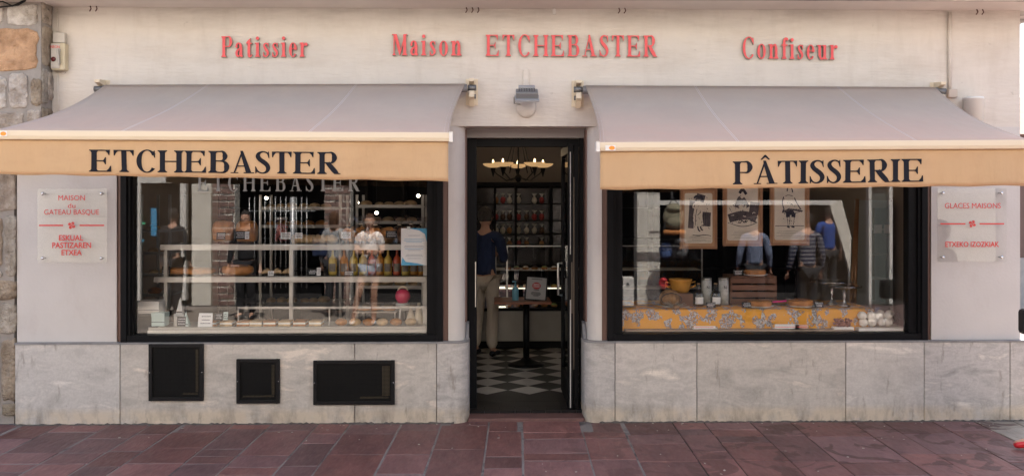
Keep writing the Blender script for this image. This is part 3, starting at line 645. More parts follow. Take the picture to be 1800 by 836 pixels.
for q in ((-60, -10, 8, 42, 3), (13, 8, 66, 45, 6), (-90, -14, -66, 60, 2), (-60, 50, 68, 126, 1), (-60, 132, 12, 192, 6), (16, 128, 50, 190, 3), (55, 138, 73, 186, 4), (-50, 197, 42, 232, 0), (48, 193, 72, 218, 0), (-50, 238, 30, 280, 2), (34, 224, 72, 285, 3)): st_px(*q, -.20)
for q in ((-60, 300, 29, 372, 0), (-60, 378, 5, 470, 4), (9, 378, 29, 486, 2), (-60, 476, 5, 486, 2), (-50, 492, 29, 527, 4), (-50, 533, 29, 586, 2), (-50, 594, 0, 728, 5), (3, 594, 29, 704, 4), (4, 708, 30, 730, 5)): st_px(*q, -.005)
# stones on the return face that the corner turns towards the shop
for a, b, z0, z1, m in ((-.19, -.01, 3.37, 3.55, 0), (-.19, -.01, 3.02, 3.35, 4), (-.19, -.10, 2.70, 2.99, 2), (-.09, -.005, 2.74, 2.98, 0), (-.19, -.01, 2.42, 2.67, 5)):
    sb.m = m; stone(sb, (a, z0), (b, z1), 0, True, xL - .006)
sb.build('rubble_stone', smats, stw, weld=False)
# street cable bundle at the top corner
tag(MB().tube([P(-30, 6, -.3), P(5, 3, -.3), P(22, 11, -.28), P(45, 0, -.28)], .006).tube([P(-30, 16, -.26), P(10, 12, -.26), P(32, 9, -.26), P(44, 2, -.26), P(52, -12, -.26)], .007).build('street_cable', M['blackmetal'], origin=P(20, 5, -.3)), 'two loops of black street cable hanging at the top of the stone corner', 'cable')
# ================================================================== LETTERS ON THE FACADE
def facade_word(txt, px0, px1, ybase0, ybase1, cap_px, S, label):
    p0 = P(px0, ybase0); p1 = P(px1, ybase1); cap = cap_px / 205
    t = thing('raised_word_sign', ((p0.x + p1.x) / 2, 0, p0.z), label, 'sign', 'raised red words along the top of the facade')
    back = lay_word(txt, (p0.x, p0.z), (p1.x, p1.z), cap, -.004, .022, S, .045, .15, .009, .06)
    face = lay_word(txt, (p0.x, p0.z), (p1.x, p1.z), cap, -.0285, .005, S, .045, .15, -.003, .06)
    for (c, b), (_, f) in zip(back, face):
        o = b.build('letter', M['rim'], t); f.build('letter_face', M['red'], o)
facade_word('Patissier', 391, 543, 101.5, 101, 36, .17, 'raised red word Patissier in narrow serif letters above the bread window awning')
facade_word('Maison', 690, 812, 98.5, 99, 37, .17, 'raised red word Maison in narrow serif letters, beside the longer surname')
facade_word('ETCHEBASTER', 854, 1154, 99.5, 101, 37, .165, 'raised red capital letters spelling ETCHEBASTER high above the doorway')
facade_word('Confiseur', 1303, 1471, 103.5, 106, 37, .155, 'raised red word Confiseur in narrow serif letters above the PÂTISSERIE awning')

# ================================================================== AWNINGS
def awning(label, fb0, fb1, ff0, ff1, bar0, bar1, val0, val1, seams, text, tx0, tx1, ty0, ty1, cap_px, sticker):
    YF = -1.59
    B0, B1 = P(*fb0, -.10), P(*fb1, -.10); F0, F1 = P(*ff0, YF), P(*ff1, YF)
    t = thing('shop_awning', ((B0.x + B1.x) / 2, -.1, B0.z), label, 'awning', 'awnings over the two shop windows')
    NU, NV = 40, 14
    def surf(u, v):
        a = B0.lerp(B1, u); b = F0.lerp(F1, u); q = a.lerp(b, v)
        q.z -= .050 * math.sin(math.pi * v) * (1 - .45 * math.sin(math.pi * u)); q.z -= .012 * v ** 6
        # edges are drawn in a little by the fabric tension
        e_ = .035 * math.sin(math.pi * v); q.x += e_ * (max(0, 1 - u * 8) - max(0, 1 - (1 - u) * 8))
        return q
    mb = MB(); mb.smooth = True
    mb.add([surf(i / NU, j / NV) for j in range(NV + 1) for i in range(NU + 1)], [(j * (NU + 1) + i, j * (NU + 1) + i + 1, (j + 1) * (NU + 1) + i + 1, (j + 1) * (NU + 1) + i) for j in range(NV) for i in range(NU)])
    cv = mb.build('canopy_cloth', M['fabric'], t); s_ = cv.modifiers.new('thick', 'SOLIDIFY'); s_.thickness = .004; s_.offset = -1
    for u0, u1 in seams:
        sm_ = MB()
        for d in (-.007, .007):
            pts = [surf(u0 + (u1 - u0) * j / 20 + d / 3.2, j / 20) + Vector((0, 0, .003)) for j in range(21)]; sm_.tube(pts, .0025, 5)
        sm_.build('seam', M['seam'], cv)
    hm = MB()
    for u in (.004, .012, .988, .996): hm.tube([surf(u, j / 20) + Vector((0, 0, .002)) for j in range(21)], .0025, 5)
    hm.build('hem', M['seam'], cv)
    # front bar
    b0, b1 = P(*bar0, YF - .02), P(*bar1, YF - .02); fb = MB(); hh = .030
    prof = [(-.045, hh), (.02, hh), (.03, hh * .4), (.03, -hh), (-.04, -hh), (-.048, -.2 * hh)]
    n = len(prof); v = [(p.x, p.y + y, p.z + z) for p in (b0, b1) for y, z in prof]
    fb.add(v, [list(range(n)), list(range(n, 2 * n))] + [(i, (i + 1) % n, n + (i + 1) % n, n + i) for i in range(n)]); br_ = fb.build('front_bar', M['cream'], t, bevel=.003)
    for p in (b0, b1): MB().box(p.x - .012, p.x + .012, p.y - .052, p.y + .036, p.z - hh - .004, p.z + hh + .004).build('end_cap', M['white'], br_)
    # valance, hanging with faint folds and a turned hem
    VN = 90; yv = YF - .035; a0, a1 = P(*val0, yv), P(*val1, yv); vb = MB(); vb.smooth = True; RV = 8; off = random.uniform(0, 9)
    def vs(u, k):
        top = b0.lerp(b1, u); bot = a0.lerp(a1, u); x = a0.x + (a1.x - a0.x) * u; zt_ = top.z - hh * .8; z = zt_ + (bot.z - zt_) * k
        fo = (.010 * math.sin(u * 23 + off) + .006 * math.sin(u * 61 + off * 2) + .004 * math.sin(u * 140)) * k
        return Vector((x, yv + fo, z + (.003 * math.sin(u * 47 + off) if k == 1 else 0)))
    vb.add([vs(i / VN, j / RV) for j in range(RV + 1) for i in range(VN + 1)], [(j * (VN + 1) + i, j * (VN + 1) + i + 1, (j + 1) * (VN + 1) + i + 1, (j + 1) * (VN + 1) + i) for j in range(RV) for i in range(VN)])
    vo = vb.build('valance', M['valance'], t); sd_ = vo.modifiers.new('thick', 'SOLIDIFY'); sd_.thickness = .003; sd_.offset = 1
    hb = MB(); hb.tube([vs(i / VN, .955) + Vector((0, -.004, 0)) for i in range(VN + 1)], .0018, 5); hb.build('hem_stitch', mat('hem_thread', (.50, .28, .15), .8), vo)
    # lettering follows the cloth
    yl = yv - .022; p0, p1 = P(tx0, ty0, yl), P(tx1, ty1, yl)
    for c, m_ in lay_word(text, (p0.x, p0.z), (p1.x, p1.z), cap_px / 255, yl + .002, .001, .175, .05, .02, 0, .075):
        for i, q in enumerate(m_.v):
            u = (q[0] - a0.x) / (a1.x - a0.x); zt_ = b0.lerp(b1, u).z - hh * .8; k = (q[2] - zt_) / (a0.lerp(a1, u).z - zt_); fo = (.010 * math.sin(u * 23 + off) + .006 * math.sin(u * 61 + off * 2) + .004 * math.sin(u * 140)) * k
            m_.v[i] = (q[0], q[1] + fo + .0145, q[2])
        m_.build('letter', M['navyink'], vo)
    if sticker:
        p = P(*sticker, YF - .07); k = MB(); k.box(p.x, p.x + .07, p.y - .001, p.y + .0, p.z - .018, p.z + .018); s2 = k.build('maker_sticker', M['paper'], br_)
        MB().slabxz([(p.x + .045 + .020 * math.cos(R(a)), p.z + .014 * math.sin(R(a))) for a in range(0, 360, 30)], p.y - .002, p.y - .001).build('sticker_mark', mat('orange_print', (.85, .30, .03), .5), s2)
    # folding arms beneath
    for fx, s in ((.10, 1), (.90, -1)):
        a = B0.lerp(B1, fx); b = F0.lerp(F1, fx + .02 * s); a.z -= .12; b.z -= .03; mid = a.lerp(b, .5) + Vector((.55 * s, .1, .0))
        ar = MB(); ar.tube([a, mid], .022, 8); ar.tube([mid, b], .018, 8); ar.ball(mid, .035, seg=10, rings=6); ar.build('folding_arm', M['cream'], t)
    # roller and wall brackets
    ro = MB(); ro.tube([(B0.x - .02, -.10, B0.z - .035), (B1.x + .02, -.10, B1.z - .035)], .035, 14); ro.build('roller', mat('roller_grey', (.25, .24, .24), .5, metal=.4), t)
    for p, s in ((B0, -1), (B1, 1)):
        k = MB(); x = p.x + s * .035
        pts = [(-.14, .045), (-.01, .055), (0, .05), (0, -.17), (-.05, -.185), (-.09, -.13), (-.125, -.11), (-.115, -.06), (-.06, -.04), (-.05, 0), (-.14, .02)]
        n = len(pts); v = [(x - .0, a, p.z + b) for a, b in pts] + [(x + s * .045, a, p.z + b) for a, b in pts]
        k.add(v, [list(range(n)), list(range(n, 2 * n))] + [(i, (i + 1) % n, n + (i + 1) % n, n + i) for i in range(n)])
        k.box(min(x - s * .03, x + s * .075), max(x - s * .03, x + s * .075), -.010, -.001, p.z - .17, p.z + .055)
        bo = k.build('bracket', M['cream'], t, bevel=.003)
        MB().tube([(x - s * .01, -.09, p.z - .03), (x + s * .062, -.09, p.z - .03)], .026, 12).tube([(x + s * .02, -.06, p.z - .10), (x + s * .058, -.06, p.z - .10)], .02, 10).build('pivot', mat('pivot_grey', (.16, .16, .16), .4, metal=.5), bo)
    return t
awning('taupe awning with tan valance lettered ETCHEBASTER over the bread window', (186, 150), (817, 148), (-14, 228), (790, 233), (-18, 237.5), (793, 241.5), (-16, 306), (788, 318.5),
       [(.285, .280), (.697, .69)], 'ETCHEBASTER', 155, 598, 301.5, 306, 38, (-6, 235))
awning('taupe awning with tan valance lettered PÂTISSERIE over the print window', (1029, 151), (1643, 154), (1053, 250), (1812, 245), (1050, 258.5), (1815, 254), (1055, 333.5), (1812, 326),
       [(.312, .322), (.72, .735)], 'PÂTISSERIE', 1289, 1627, 324, 319, 40, (1064, 260))

# ================================================================== SMALL THINGS FIXED TO THE FACADE
# flood lamp over the door with its round mount and painted-over conduit
fx = X(925); zc = Z(168)
fl_ = thing('flood_lamp', (fx, -.02, zc), 'grey flood lamp tilted down on a round wall mount above the doorway', 'lamp')
b = MB(); b.lathe([(0, -.03), (.075, -.03), (.085, -.012), (.085, 0)], (fx, 0, Z(190)), 24, mx=rot('X', -90)); b.build('round_mount', M['wall'], fl_)
b = MB(); mx = rot('X', 28); b.obox((fx, -.16, zc - .012), (.185, .10, .075), mx); b.build('housing', mat('lamp_grey', (.20, .205, .21), .4, metal=.3), fl_, bevel=.008)
b = MB()
for i in range(7): b.obox((fx - .065 + i * .0215, -.155, zc + .028), (.006, .085, .02), mx)
b.build('cooling_fins', mat('fin_dark', (.06, .06, .065), .5), fl_)
MB().obox((fx, -.165, zc - .043), (.205, .125, .018), mx).build('lamp_visor', mat('lamp_grey2', (.33, .33, .34), .45), fl_, bevel=.003)
MB().obox((fx, -.115, zc + .045), (.14, .05, .05), mx).build('driver_box', mat('lamp_grey2', (.33, .33, .34), .45), fl_, bevel=.006)
MB().box(fx - .02, fx + .02, -.13, -.02, zc - .04, zc - .02).tube([(fx - .075, -.15, zc - .01), (fx - .105, -.13, zc - .03), (fx - .105, -.05, zc - .07), (fx - .04, -.02, zc - .08)], .006).build('lamp_bracket', M['steel'], fl_)
tag(MB().box(X(919), X(929.5), -.018, -.0005, Z(157), Z(122)).build('cable_trunking', M['wall'], origin=P(924, 140), bevel=.006), 'short painted cable trunking running up the wall above the flood lamp', 'trunking')
# fuse switch box beside the stone corner
fbx = thing('switch_box', P(108, 127), 'cream neon switch box with red lamp and lever beside the stone corner', 'switch box')
MB().box(X(97), X(121), -.075, -.001, Z(127), Z(81)).build('case', mat('aged_ivory', (.60, .52, .36), .5, var=.15, vscale=12), fbx, bevel=.006)
MB().box(X(97), X(113), -.083, -.075, Z(124.5), Z(82)).build('cover', mat('pale_grey', (.55, .51, .45), .5, var=.15, vscale=14), fbx, bevel=.004)
MB().box(X(98), X(119), -.06, -.001, Z(80), Z(62)).build('junction_cover', mat('pale_grey', (.55, .51, .45), .5), fbx, bevel=.006)
MB().lathe([(0, -.012), (.018, -.008), (.021, 0)], (X(102), -.083, Z(109)), 16, mx=rot('X', -90)).build('indicator_lamp', mat('dark_red_lens', (.12, .01, .01), .2), fbx)
MB().obox((X(112), -.098, Z(105)), (.016, .02, .13), rot('Y', -6)).box(X(109), X(115), -.09, -.083, Z(96), Z(92)).build('lever', mat('lever_grey', (.40, .37, .33), .5), fbx, bevel=.002)
text_mesh('NEON', X(105), Z(90), -.0835, .022, .075, .01, .0008, M['redprint'], 'lettering', fbx)
tag(MB().tube([P(101, 16, -.012), P(101, 62, -.012)], .007, 8).tube([P(101.5, 127, -.012), P(102, 190, -.012), P(103, 260, -.012)], .006, 8).tube([P(109, 127, -.04), P(112, 131, -.05), P(116, 127, -.03)], .004, 6).build('wall_cable', M['wall'], origin=P(101, 60)), 'thin painted cable running down the wall through the switch box', 'cable')
pp = thing('wall_conduit', P(1670, 170), 'slim painted conduit with junction box near the corner above the awning', 'conduit')
MB().tube([P(1669.5, 22, -.018), P(1669.5, 158, -.018)], .0155, 10).build('pipe', M['wall'], pp)
MB().box(X(1663), X(1679), -.05, -.001, Z(171), Z(156)).build('junction_box', mat('box_cream', (.50, .43, .37), .6), pp, bevel=.008)
tag(MB().lathe([(0, .11), (.080, .105), (.084, .095), (.084, .085), (.078, .083), (.078, -.16), (0, -.16)], (X(1711, -.09), -.09, Z(191, -.09)), 28).build('vent_canister', mat('white_enamel', (.70, .70, .68), .35), origin=P(1711, 200, -.09)), 'white round metal vent canister half hidden behind the sloping awning cloth', 'vent')
# little leftover fixings under the soffit
def hooks(px, py, n, lab, white=False):
    p = P(px, py, -.05); mb = MB()
    for i in range(n):
        x = p.x + (i - (n - 1) / 2) * .05; mb.tube([(x, -.05, ZS), (x + .008, -.055, ZS - .025), (x - .006, -.05, ZS - .045)], .005, 6)
        if white: mb.box(x - .012, x + .014, -.07, -.045, ZS - .055, ZS - .015)
    tag(mb.build('ceiling_hook', mat('rusty_iron', (.09, .035, .025), .8) if not white else M['white'], origin=(p.x, -.05, ZS)), lab, 'hook', 'leftover fixings under the slab')
hooks(164, 20, 2, 'pair of rusty hooks under the slab above the bread window awning'); hooks(830, 14, 3, 'cluster of three rusty wire hooks under the slab beside the word Maison')
hooks(974, 14, 1, 'single pale clip under the slab above the doorway lamp', True); hooks(1093, 16, 2, 'pair of rusty hooks under the slab above the last letters of the surname'); hooks(1722, 26, 2, 'pair of rusty bolts under the slab by the building corner')

# plexiglass plates
def plate(px0, py0, px1, py1, label, lines, rule_px, group='clear lettered plates on the piers'):
    a, b = P(px0, py1, -.045), P(px1, py0, -.045); t = thing('acrylic_sign', ((a.x + b.x) / 2, -.04, a.z), label, 'sign', group)
    pn = MB().box(a.x, b.x, -.048, -.042, a.z, b.z).build('panel', M['plexi'], t)
    for xx in (a.x + .045, b.x - .045):
        for zz in (a.z + .04, b.z - .04): MB().lathe([(0, -.012), (.010, -.010), (.013, -.004), (.013, .0), (.006, .0), (.006, .052), (0, .052)], (xx, -.05, zz), 14, mx=rot('X', -90)).build('stud', M['chrome'], t)
    for txt, cx, by, h, wd, bold in lines:
        p = P(cx, by, -.0485); text_mesh(txt, p.x, p.z, -.0485, h / 206, wd / 206, bold, .0012, M['redprint'], 'lettering', t)
    y = P(0, rule_px[0], -.0485).z; cx = X(rule_px[3], -.0485)
    for q0, q1 in ((rule_px[1], rule_px[2]), (rule_px[4], rule_px[5])):
        MB().box(X(q0, -.0485), X(q1, -.0485), -.0497, -.0485, y - .006, y + .006).build('rule', M['redprint'], t)
    lb = MB()                                        # four-headed Basque cross, each head a comma
    for k in range(4):
        A = R(90 * k + 45); pts = []
        for i in range(9): q = R(-90 + 180 * i / 8); pts.append((.013 + .013 * math.cos(q) - .004, .013 * math.sin(q) + .008))
        pts = [(0, 0), (.006, -.007), (.018, -.009), (.029, -.003), (.032, .007), (.027, .016), (.017, .018), (.010, .012), (.013, 0), (.008, .003)]
        ca_, sa_ = math.cos(A), math.sin(A); lb.slabxz([(cx + x * ca_ - z * sa_, y + x * sa_ + z * ca_) for x, z in pts], -.0497 - .0002 * k, -.0486)
    lb.build('emblem', M['redprint'], t)
    return t
plate(66, 332, 188, 462, 'clear acrylic sign with red lettering MAISON du GATEAU BASQUE beside the bread window',
      [('MAISON', 126, 352, 9, 46, 0), ('du', 126, 365.5, 8.5, 13, 0), ('GATEAU BASQUE', 126, 377, 9, 95, 0), ('ESKUAL', 125, 422.5, 9.5, 42, .02), ('PASTIZAREN', 126, 435.5, 9.5, 67, .02), ('ETXEA', 126, 448, 9, 35, .02)], (396, 69, 111, 126, 140, 183))
plate(1648, 331, 1769, 460, 'clear acrylic sign with red lettering GLACES MAISONS beside the print window',
      [('GLACES MAISONS', 1710, 366, 9.5, 100, 0), ('ETXEKO IZOZKIAK', 1709, 433.5, 9, 96, .02)], (394, 1653, 1697, 1709, 1722, 1765))
# silver name on the inside of the bread window glass
p0, p1 = P(347, 336, .052), P(632, 336, .052)
sg = thing('window_lettering', ((p0.x + p1.x) / 2, .05, p0.z), 'silver serif name ETCHEBASTER stuck on the bread window glass under the valance', 'lettering')
for c, m_ in lay_word('ETCHEBASTER', (p0.x, p0.z), (p1.x, p1.z), .145, .0545, .0006, .17, .05, .28, 0, .07): m_.build('letter', M['silver'], sg)
# notice taped inside the glass
a, b = P(705, 466, .066), P(751, 401, .066)
no_ = thing('paper_notice', (a.x, .066, a.z), 'white paper notice with blue corner swirls taped inside the bread window', 'notice')
MB().box(a.x, b.x, .066, .067, a.z, b.z).build('sheet', M['paper'], no_)
bl = mat('notice_blue', (.10, .38, .60), .7); W_, H_ = b.x - a.x, b.z - a.z
MB().slabxz([(a.x, a.z), (b.x - .02, a.z), (b.x - .09, a.z + .018), (a.x + .04, a.z + .03), (a.x + .012, a.z + .07)], .0648, .0658).slabxz([(b.x, b.z), (a.x + .06, b.z), (b.x - .07, b.z - .018), (b.x - .02, b.z - .05), (b.x - .004, b.z - .12), (b.x, b.z - .15)], .0648, .0658).build('blue_swirl', bl, no_)
tx = mat('grey_print', (.25, .27, .33), .8)
for k, (f, wd, mm) in enumerate(((.80, .45, tx), (.70, .75, bl), (.66, .80, bl), (.62, .6, bl), (.52, .72, tx), (.48, .78, tx), (.44, .7, bl), (.40, .5, tx), (.28, .6, tx), (.24, .66, tx), (.18, .5, tx))):
    cx = (a.x + b.x) / 2; z = a.z + H_ * f; MB().box(cx - W_ * wd / 2, cx + W_ * wd / 2, .0652, .0658, z, z + .0035).build('text_line', mm, no_)
# tape
MB().box(a.x + .05, a.x + .08, .0655, .066, b.z - .01, b.z + .015).build('tape', mat('tape', (.6, .6, .55), .3), no_)
# ================================================================== BREAD WINDOW DISPLAY
YS = .35
def XI(px, Y): return X(px, Y)
Z1 = P(0, 429, YS).z; Z2 = P(0, 486, YS).z; Z3 = P(0, 574, .2).z
dsp = thing('display_shelf_rack', (X(500, .5), .5, ZP), 'two tier steel and glass display rack standing in the bread window', 'display rack')
for z, a, b, lab in ((Z1, 281, 748, 'upper'), (Z2, 270, 750, 'lower')):
    xa_, xb_ = X(a, YS), X(b, YS); s_ = MB(); s_.box(xa_, xb_, YS, YS + .03, z - .055, z - .004); s_.box(xa_, xb_, YS + .36, YS + .39, z - .055, z - .004); s_.box(xa_ + .003, xb_ - .003, YS + .03, YS + .36, z - .02, z - .006)
    so1 = s_.build('shelf', M['alu'], dsp, bevel=.003)
    MB().box(xa_, xb_, YS - .002, YS + .39, z - .003, z + .004).build('glass_plate', M['pane'], so1)
po = MB()
for px in (292, 512, 747):
    for yy in (.40, .70): po.box(X(px, yy) - .016, X(px, yy) + .016, yy - .016, yy + .016, ZP - .3, Z1 - .006)
po.build('post', M['alu'], dsp)
# low refrigerated counter with a glass lid
lc = thing('low_glass_counter', (X(520, .3), .3, ZP), 'low glass topped pastry counter along the foot of the bread window', 'counter')
MB().box(X(262, .13), X(751, .13) - .01, .125, .62, .40, Z3 - .012).build('tray_bed', mat('pale_marble', (.50, .49, .45), .4, var=.12), lc)
MB().box(X(262, .13), X(751, .13) - .01, .115, .124, Z3 - .05, Z3 + .004).build('front_rail', M['alu'], lc)
zt3 = P(0, 541, .30).z
MB().box(X(418, .3), X(748, .3), .30, .66, zt3, zt3 + .006).build('glass_lid', M['pane'], lc)
MB().box(X(418, .3), X(748, .3), .292, .30, zt3 - .012, zt3 + .008).box(X(418, .3), X(418, .3) + .012, .292, .65, Z3 - .01, zt3 - .012).box(X(578, .3), X(578, .3) + .012, .292, .30, Z3 - .01, zt3 - .012).box(X(748, .3), X(748, .3) + .012, .292, .65, Z3 - .01, zt3 - .012).build('lid_frame', M['alu'], lc)
chalk = mat('chalk_board', (.018, .02, .022), .8); chalkw = mat('chalk', (.6, .6, .6), .9)
def card(px, py, wpx, hpx, Y, label, black=True, lean=12, cat='price card', colm=None, grp='small price cards among the food'):
    x = X(px, Y); s = F / (Y + 8); w_, h_ = wpx / s, hpx / s; z0 = P(px, py, Y).z
    t = thing('price_card', (x, Y, z0), label, cat, grp); t.rotation_euler = (-R(lean), 0, 0)
    MB().box(-w_ / 2, w_ / 2, 0, .003, 0, h_).build('board', chalk if black else (colm or M['paper']), t, local=True)
    tb = MB(); tm = chalkw if black else M['ink']; n = 3 if hpx > 9 else 2
    for i in range(n):
        ln = w_ * random.uniform(.5, .8); z = h_ * (1 - (i + 1) / (n + 1)); x0 = -ln / 2
        while x0 < ln / 2: q = random.uniform(.004, .012); tb.box(x0, x0 + q, -.0006, .0, z - .003, z + .0035); x0 += q + .003
    tb.build('writing', tm, t, local=True)
    return t
def loaf(px, z, wpx, hpx, Y, d, label, m='crust', cat='bread', dome=.25, name='loaf', grp=None, jit=.02, origin=None):
    s = F / (Y + 8); w_, h_ = wpx / s, hpx / s; x = X(px, Y); mb = MB(); mb.smooth = True; n = 12; vs = []; fs = []
    for j in range(7):
        v = j / 6
        for i in range(n * 2):
            a = 2 * math.pi * i / (n * 2); ca_, sa_ = math.cos(a), math.sin(a); q = (abs(ca_) ** 3.4 + abs(sa_) ** 3.4) ** (-1 / 3.4)
            sc_ = (.90 + .10 * math.sin(v * 2.5)) if v < .75 else (.97 - (v - .75) * 1.0); vs.append((x + w_ / 2 * ca_ * q * sc_ * random.uniform(1 - jit, 1 + jit), Y + d / 2 * sa_ * q * sc_, z + h_ * (v if v < .75 else .75 + (v - .75) * (1 if v < 1 else 1))))
    N = n * 2
    for j in range(6):
        for i in range(N): fs.append((j * N + i, j * N + (i + 1) % N, (j + 1) * N + (i + 1) % N, (j + 1) * N + i))
    fs.append(list(range(N))[::-1]); fs.append([6 * N + i for i in range(N)]); mb.add(vs, fs)
    o = mb.build(name, M[m], origin=(x, Y, z)); b = o.modifiers.new('s', 'SUBSURF'); b.levels = 1; b.render_levels = 1
    return tag(o, label, cat, grp)
loaf(393, Z1 + .004, 38, 39, .56, .17, 'tall orange crusted box loaf beside the brick coloured post on the upper shelf', name='box_loaf', grp='box loaves on the upper shelf')
loaf(434, Z1 + .004, 37, 39, .56, .17, 'tall orange crusted box loaf behind the black price card with white edge', name='box_loaf', grp='box loaves on the upper shelf')
def cakeround(px, z, rpx, hpx, Y, label, m='crust', name='round_cake', cat='cake', plate=False, score=True, grp=None, dome=.2):
    s = F / (Y + 8); r_, h_ = rpx / s, hpx / s; x = X(px, Y)
    t = thing(name, (x, Y, z), label, cat, grp); zz = z + .003
    if plate: MB().lathe([(0, 0), (r_ * .8, 0), (r_ * 1.15, .012), (r_ * 1.15, .016), (r_ * .8, .005), (0, .005)], (x, Y, z), 28).build('plate', M['white'], t); zz = z + .008
    MB().lathe([(0, 0), (r_ * .9, 0), (r_, h_ * .25), (r_ * .99, h_ * .65), (r_ * .92, h_ * .86), (r_ * .6, h_ * (1 - dome * .3)), (0, h_)], (x, Y, zz), 30).build('crust', M[m], t)
    if score:
        k = MB()
        for i in range(-2, 3):
            for q in (0, 90):
                mx = rot('Z', q + 20); a = mx @ Vector((-r_ * .8, i * r_ * .3, 0)); b = mx @ Vector((r_ * .8, i * r_ * .3, 0)); ln = math.sqrt(max(.01, .8 - (i * .3) ** 2)) / .9
                k.tube([Vector((x, Y, zz + h_ * .93)) + a * ln, Vector((x, Y, zz + h_ * 1.005)) + (a + b) / 2, Vector((x, Y, zz + h_ * .93)) + b * ln], .0015, 4)
        k.build('scored_line', mat('score_brown', (.22, .08, .02), .6), t)
    return t
# upper shelf, from the stone post to the doorway side
def jar(px, z, wpx, hpx, Y, label):
    s = F / (Y + 8); r_, h_ = wpx / s / 2, hpx / s; x = X(px, Y); t = thing('sweet_jar', (x, Y, z), label, 'jar')
    MB().lathe([(0, 0), (r_, .004), (r_, h_ * .78), (r_ * .75, h_ * .88), (r_ * .75, h_ * .92)], (x, Y, z), 20).build('glass_body', M['pane'], t)
    MB().lathe([(0, h_ * .90), (r_ * .8, h_ * .90), (r_ * .8, h_), (0, h_)], (x, Y, z), 20).build('lid', M['steel'], t)
    b = MB()
    for i in range(60):
        a = random.uniform(0, 6.28); q = r_ * .75 * math.sqrt(random.random()); b.ball((x + q * math.cos(a), Y + q * math.sin(a), z + random.uniform(.015, h_ * .72)), .013, seg=6, rings=4)
    b.build('sweets', mat('pink_sweets', (.42, .12, .10), .4), t)
jar(494, Z1 + .004, 27, 44, .58, 'glass jar of dark pink sweets on the upper shelf')
card(502, 420, 17, 12, .40, 'white price card standing before the jar of pink sweets', False)
card(476 - 88, 421, 16, 13, .41, 'black chalk card in front of the box loaf next to the reflected brick'.replace('the box loaf next to the reflected brick', 'the tall loaf by the rack end'))
card(424, 420, 26, 14, .41, 'black chalk price card propped before the second tall loaf')
card(434, 420, 7, 13, .405, 'narrow white tag clipped at the edge of the black chalk card', False)
card(525, 419, 13, 10, .40, 'white price card below the twisted pale bread', False)
card(608, 419, 17, 12, .40, 'white price card before the bagged brioches', False)
card(688, 418, 20, 13, .42, 'black chalk card framed in brown beneath the cellophane gift bags')
# twisted pale bread
tb = MB(); pts = []
for k in (0, 1):
    q = [(X(514 + 78 * i / 26, .5), .5 + .022 * math.cos(i * 1.15 + math.pi * k), Z1 + .035 + .014 * math.sin(i * 1.15 + math.pi * k)) for i in range(27)]
    tb.tube(q, [.014] + [.030 + .004 * math.sin(i * 2.3) for i in range(25)] + [.014], 10)
tag(tb.build('twisted_bread', M['pale_bread'], origin=(X(553, .5), .5, Z1)), 'long pale twisted loaf lying across the upper shelf', 'bread')
# crinkled bags with ties
def bag(px, z, wpx, hpx, Y, label, fill, clear=True, tie=True, grp='tied clear bags of biscuits on the upper shelf'):
    s = F / (Y + 8); r_, h_ = wpx / s / 2, hpx / s; x = X(px, Y); t = thing('gift_bag', (x, Y, z), label, 'bag', grp)
    inn = MB(); rg_ = random.Random(int(px))
    for i in range(26):
        a = rg_.uniform(0, 6.28); q = r_ * .7 * math.sqrt(rg_.random()); inn.obox((x + q * math.cos(a), Y + q * math.sin(a) * .7, z + rg_.uniform(.02, h_ * .55)), (rg_.uniform(.03, .05), .02, rg_.uniform(.02, .04)), rot('Y', rg_.uniform(0, 180)) @ rot('X', rg_.uniform(-40, 40)))
    inn.build('biscuits', fill, t, bevel=.004)
    sk = MB(); n = 18; vs = []; fs = []; prof = [(.9, 0), (1, .2), (1, .45), (.75, .60), (.18, .70), (.45, .85), (.75, 1.0)]
    for rr, hh in prof:
        for k in range(n): a = 2 * math.pi * k / n; w2 = rr * (1 + (.16 if k % 2 else -.10) * (1 if hh > .3 else .5)) * rg_.uniform(.93, 1.07); vs.append((x + r_ * w2 * math.cos(a), Y + r_ * .8 * w2 * math.sin(a), z + h_ * hh + rg_.uniform(-.01, .01) * (hh > .8)))
    for i in range(len(prof) - 1):
        for k in range(n): fs.append((i * n + k, i * n + (k + 1) % n, (i + 1) * n + (k + 1) % n, (i + 1) * n + k))
    sk.add(vs, fs); sk.build('wrap', glass('cellophane', .12, (.97, .97, .97), .05), t)
    MB().lathe([(.2 * r_, .68 * h_), (.26 * r_, .70 * h_), (.2 * r_, .72 * h_)], (x, Y, z), 12).build('ribbon', M['cream'], t)
bisc = mat('biscuit', (.80, .36, .11), .6, var=.4, vscale=30); dbisc = mat('dark_biscuit', (.34, .15, .07), .6, var=.4, vscale=30)
for i, (px, w_, h_, nm, f) in enumerate(((612, 30, 42, 'golden brioche pieces in a clear bag behind the white price card', bisc), (634, 30, 46, 'golden brioche pieces in a clear bag, middle one of three', bisc), (660, 30, 44, 'golden brioche pieces in a clear bag beside the chevron card', bisc),
                                     (702, 26, 44, 'dark biscuits in a tied clear bag above the paper notice corner', dbisc), (722, 26, 46, 'dark biscuits in a tied clear bag behind the paper notice', dbisc), (741, 22, 44, 'dark biscuits in a tied clear bag against the window post', dbisc))):
    bag(px, Z1 + .004, w_, h_, .55, nm, f)
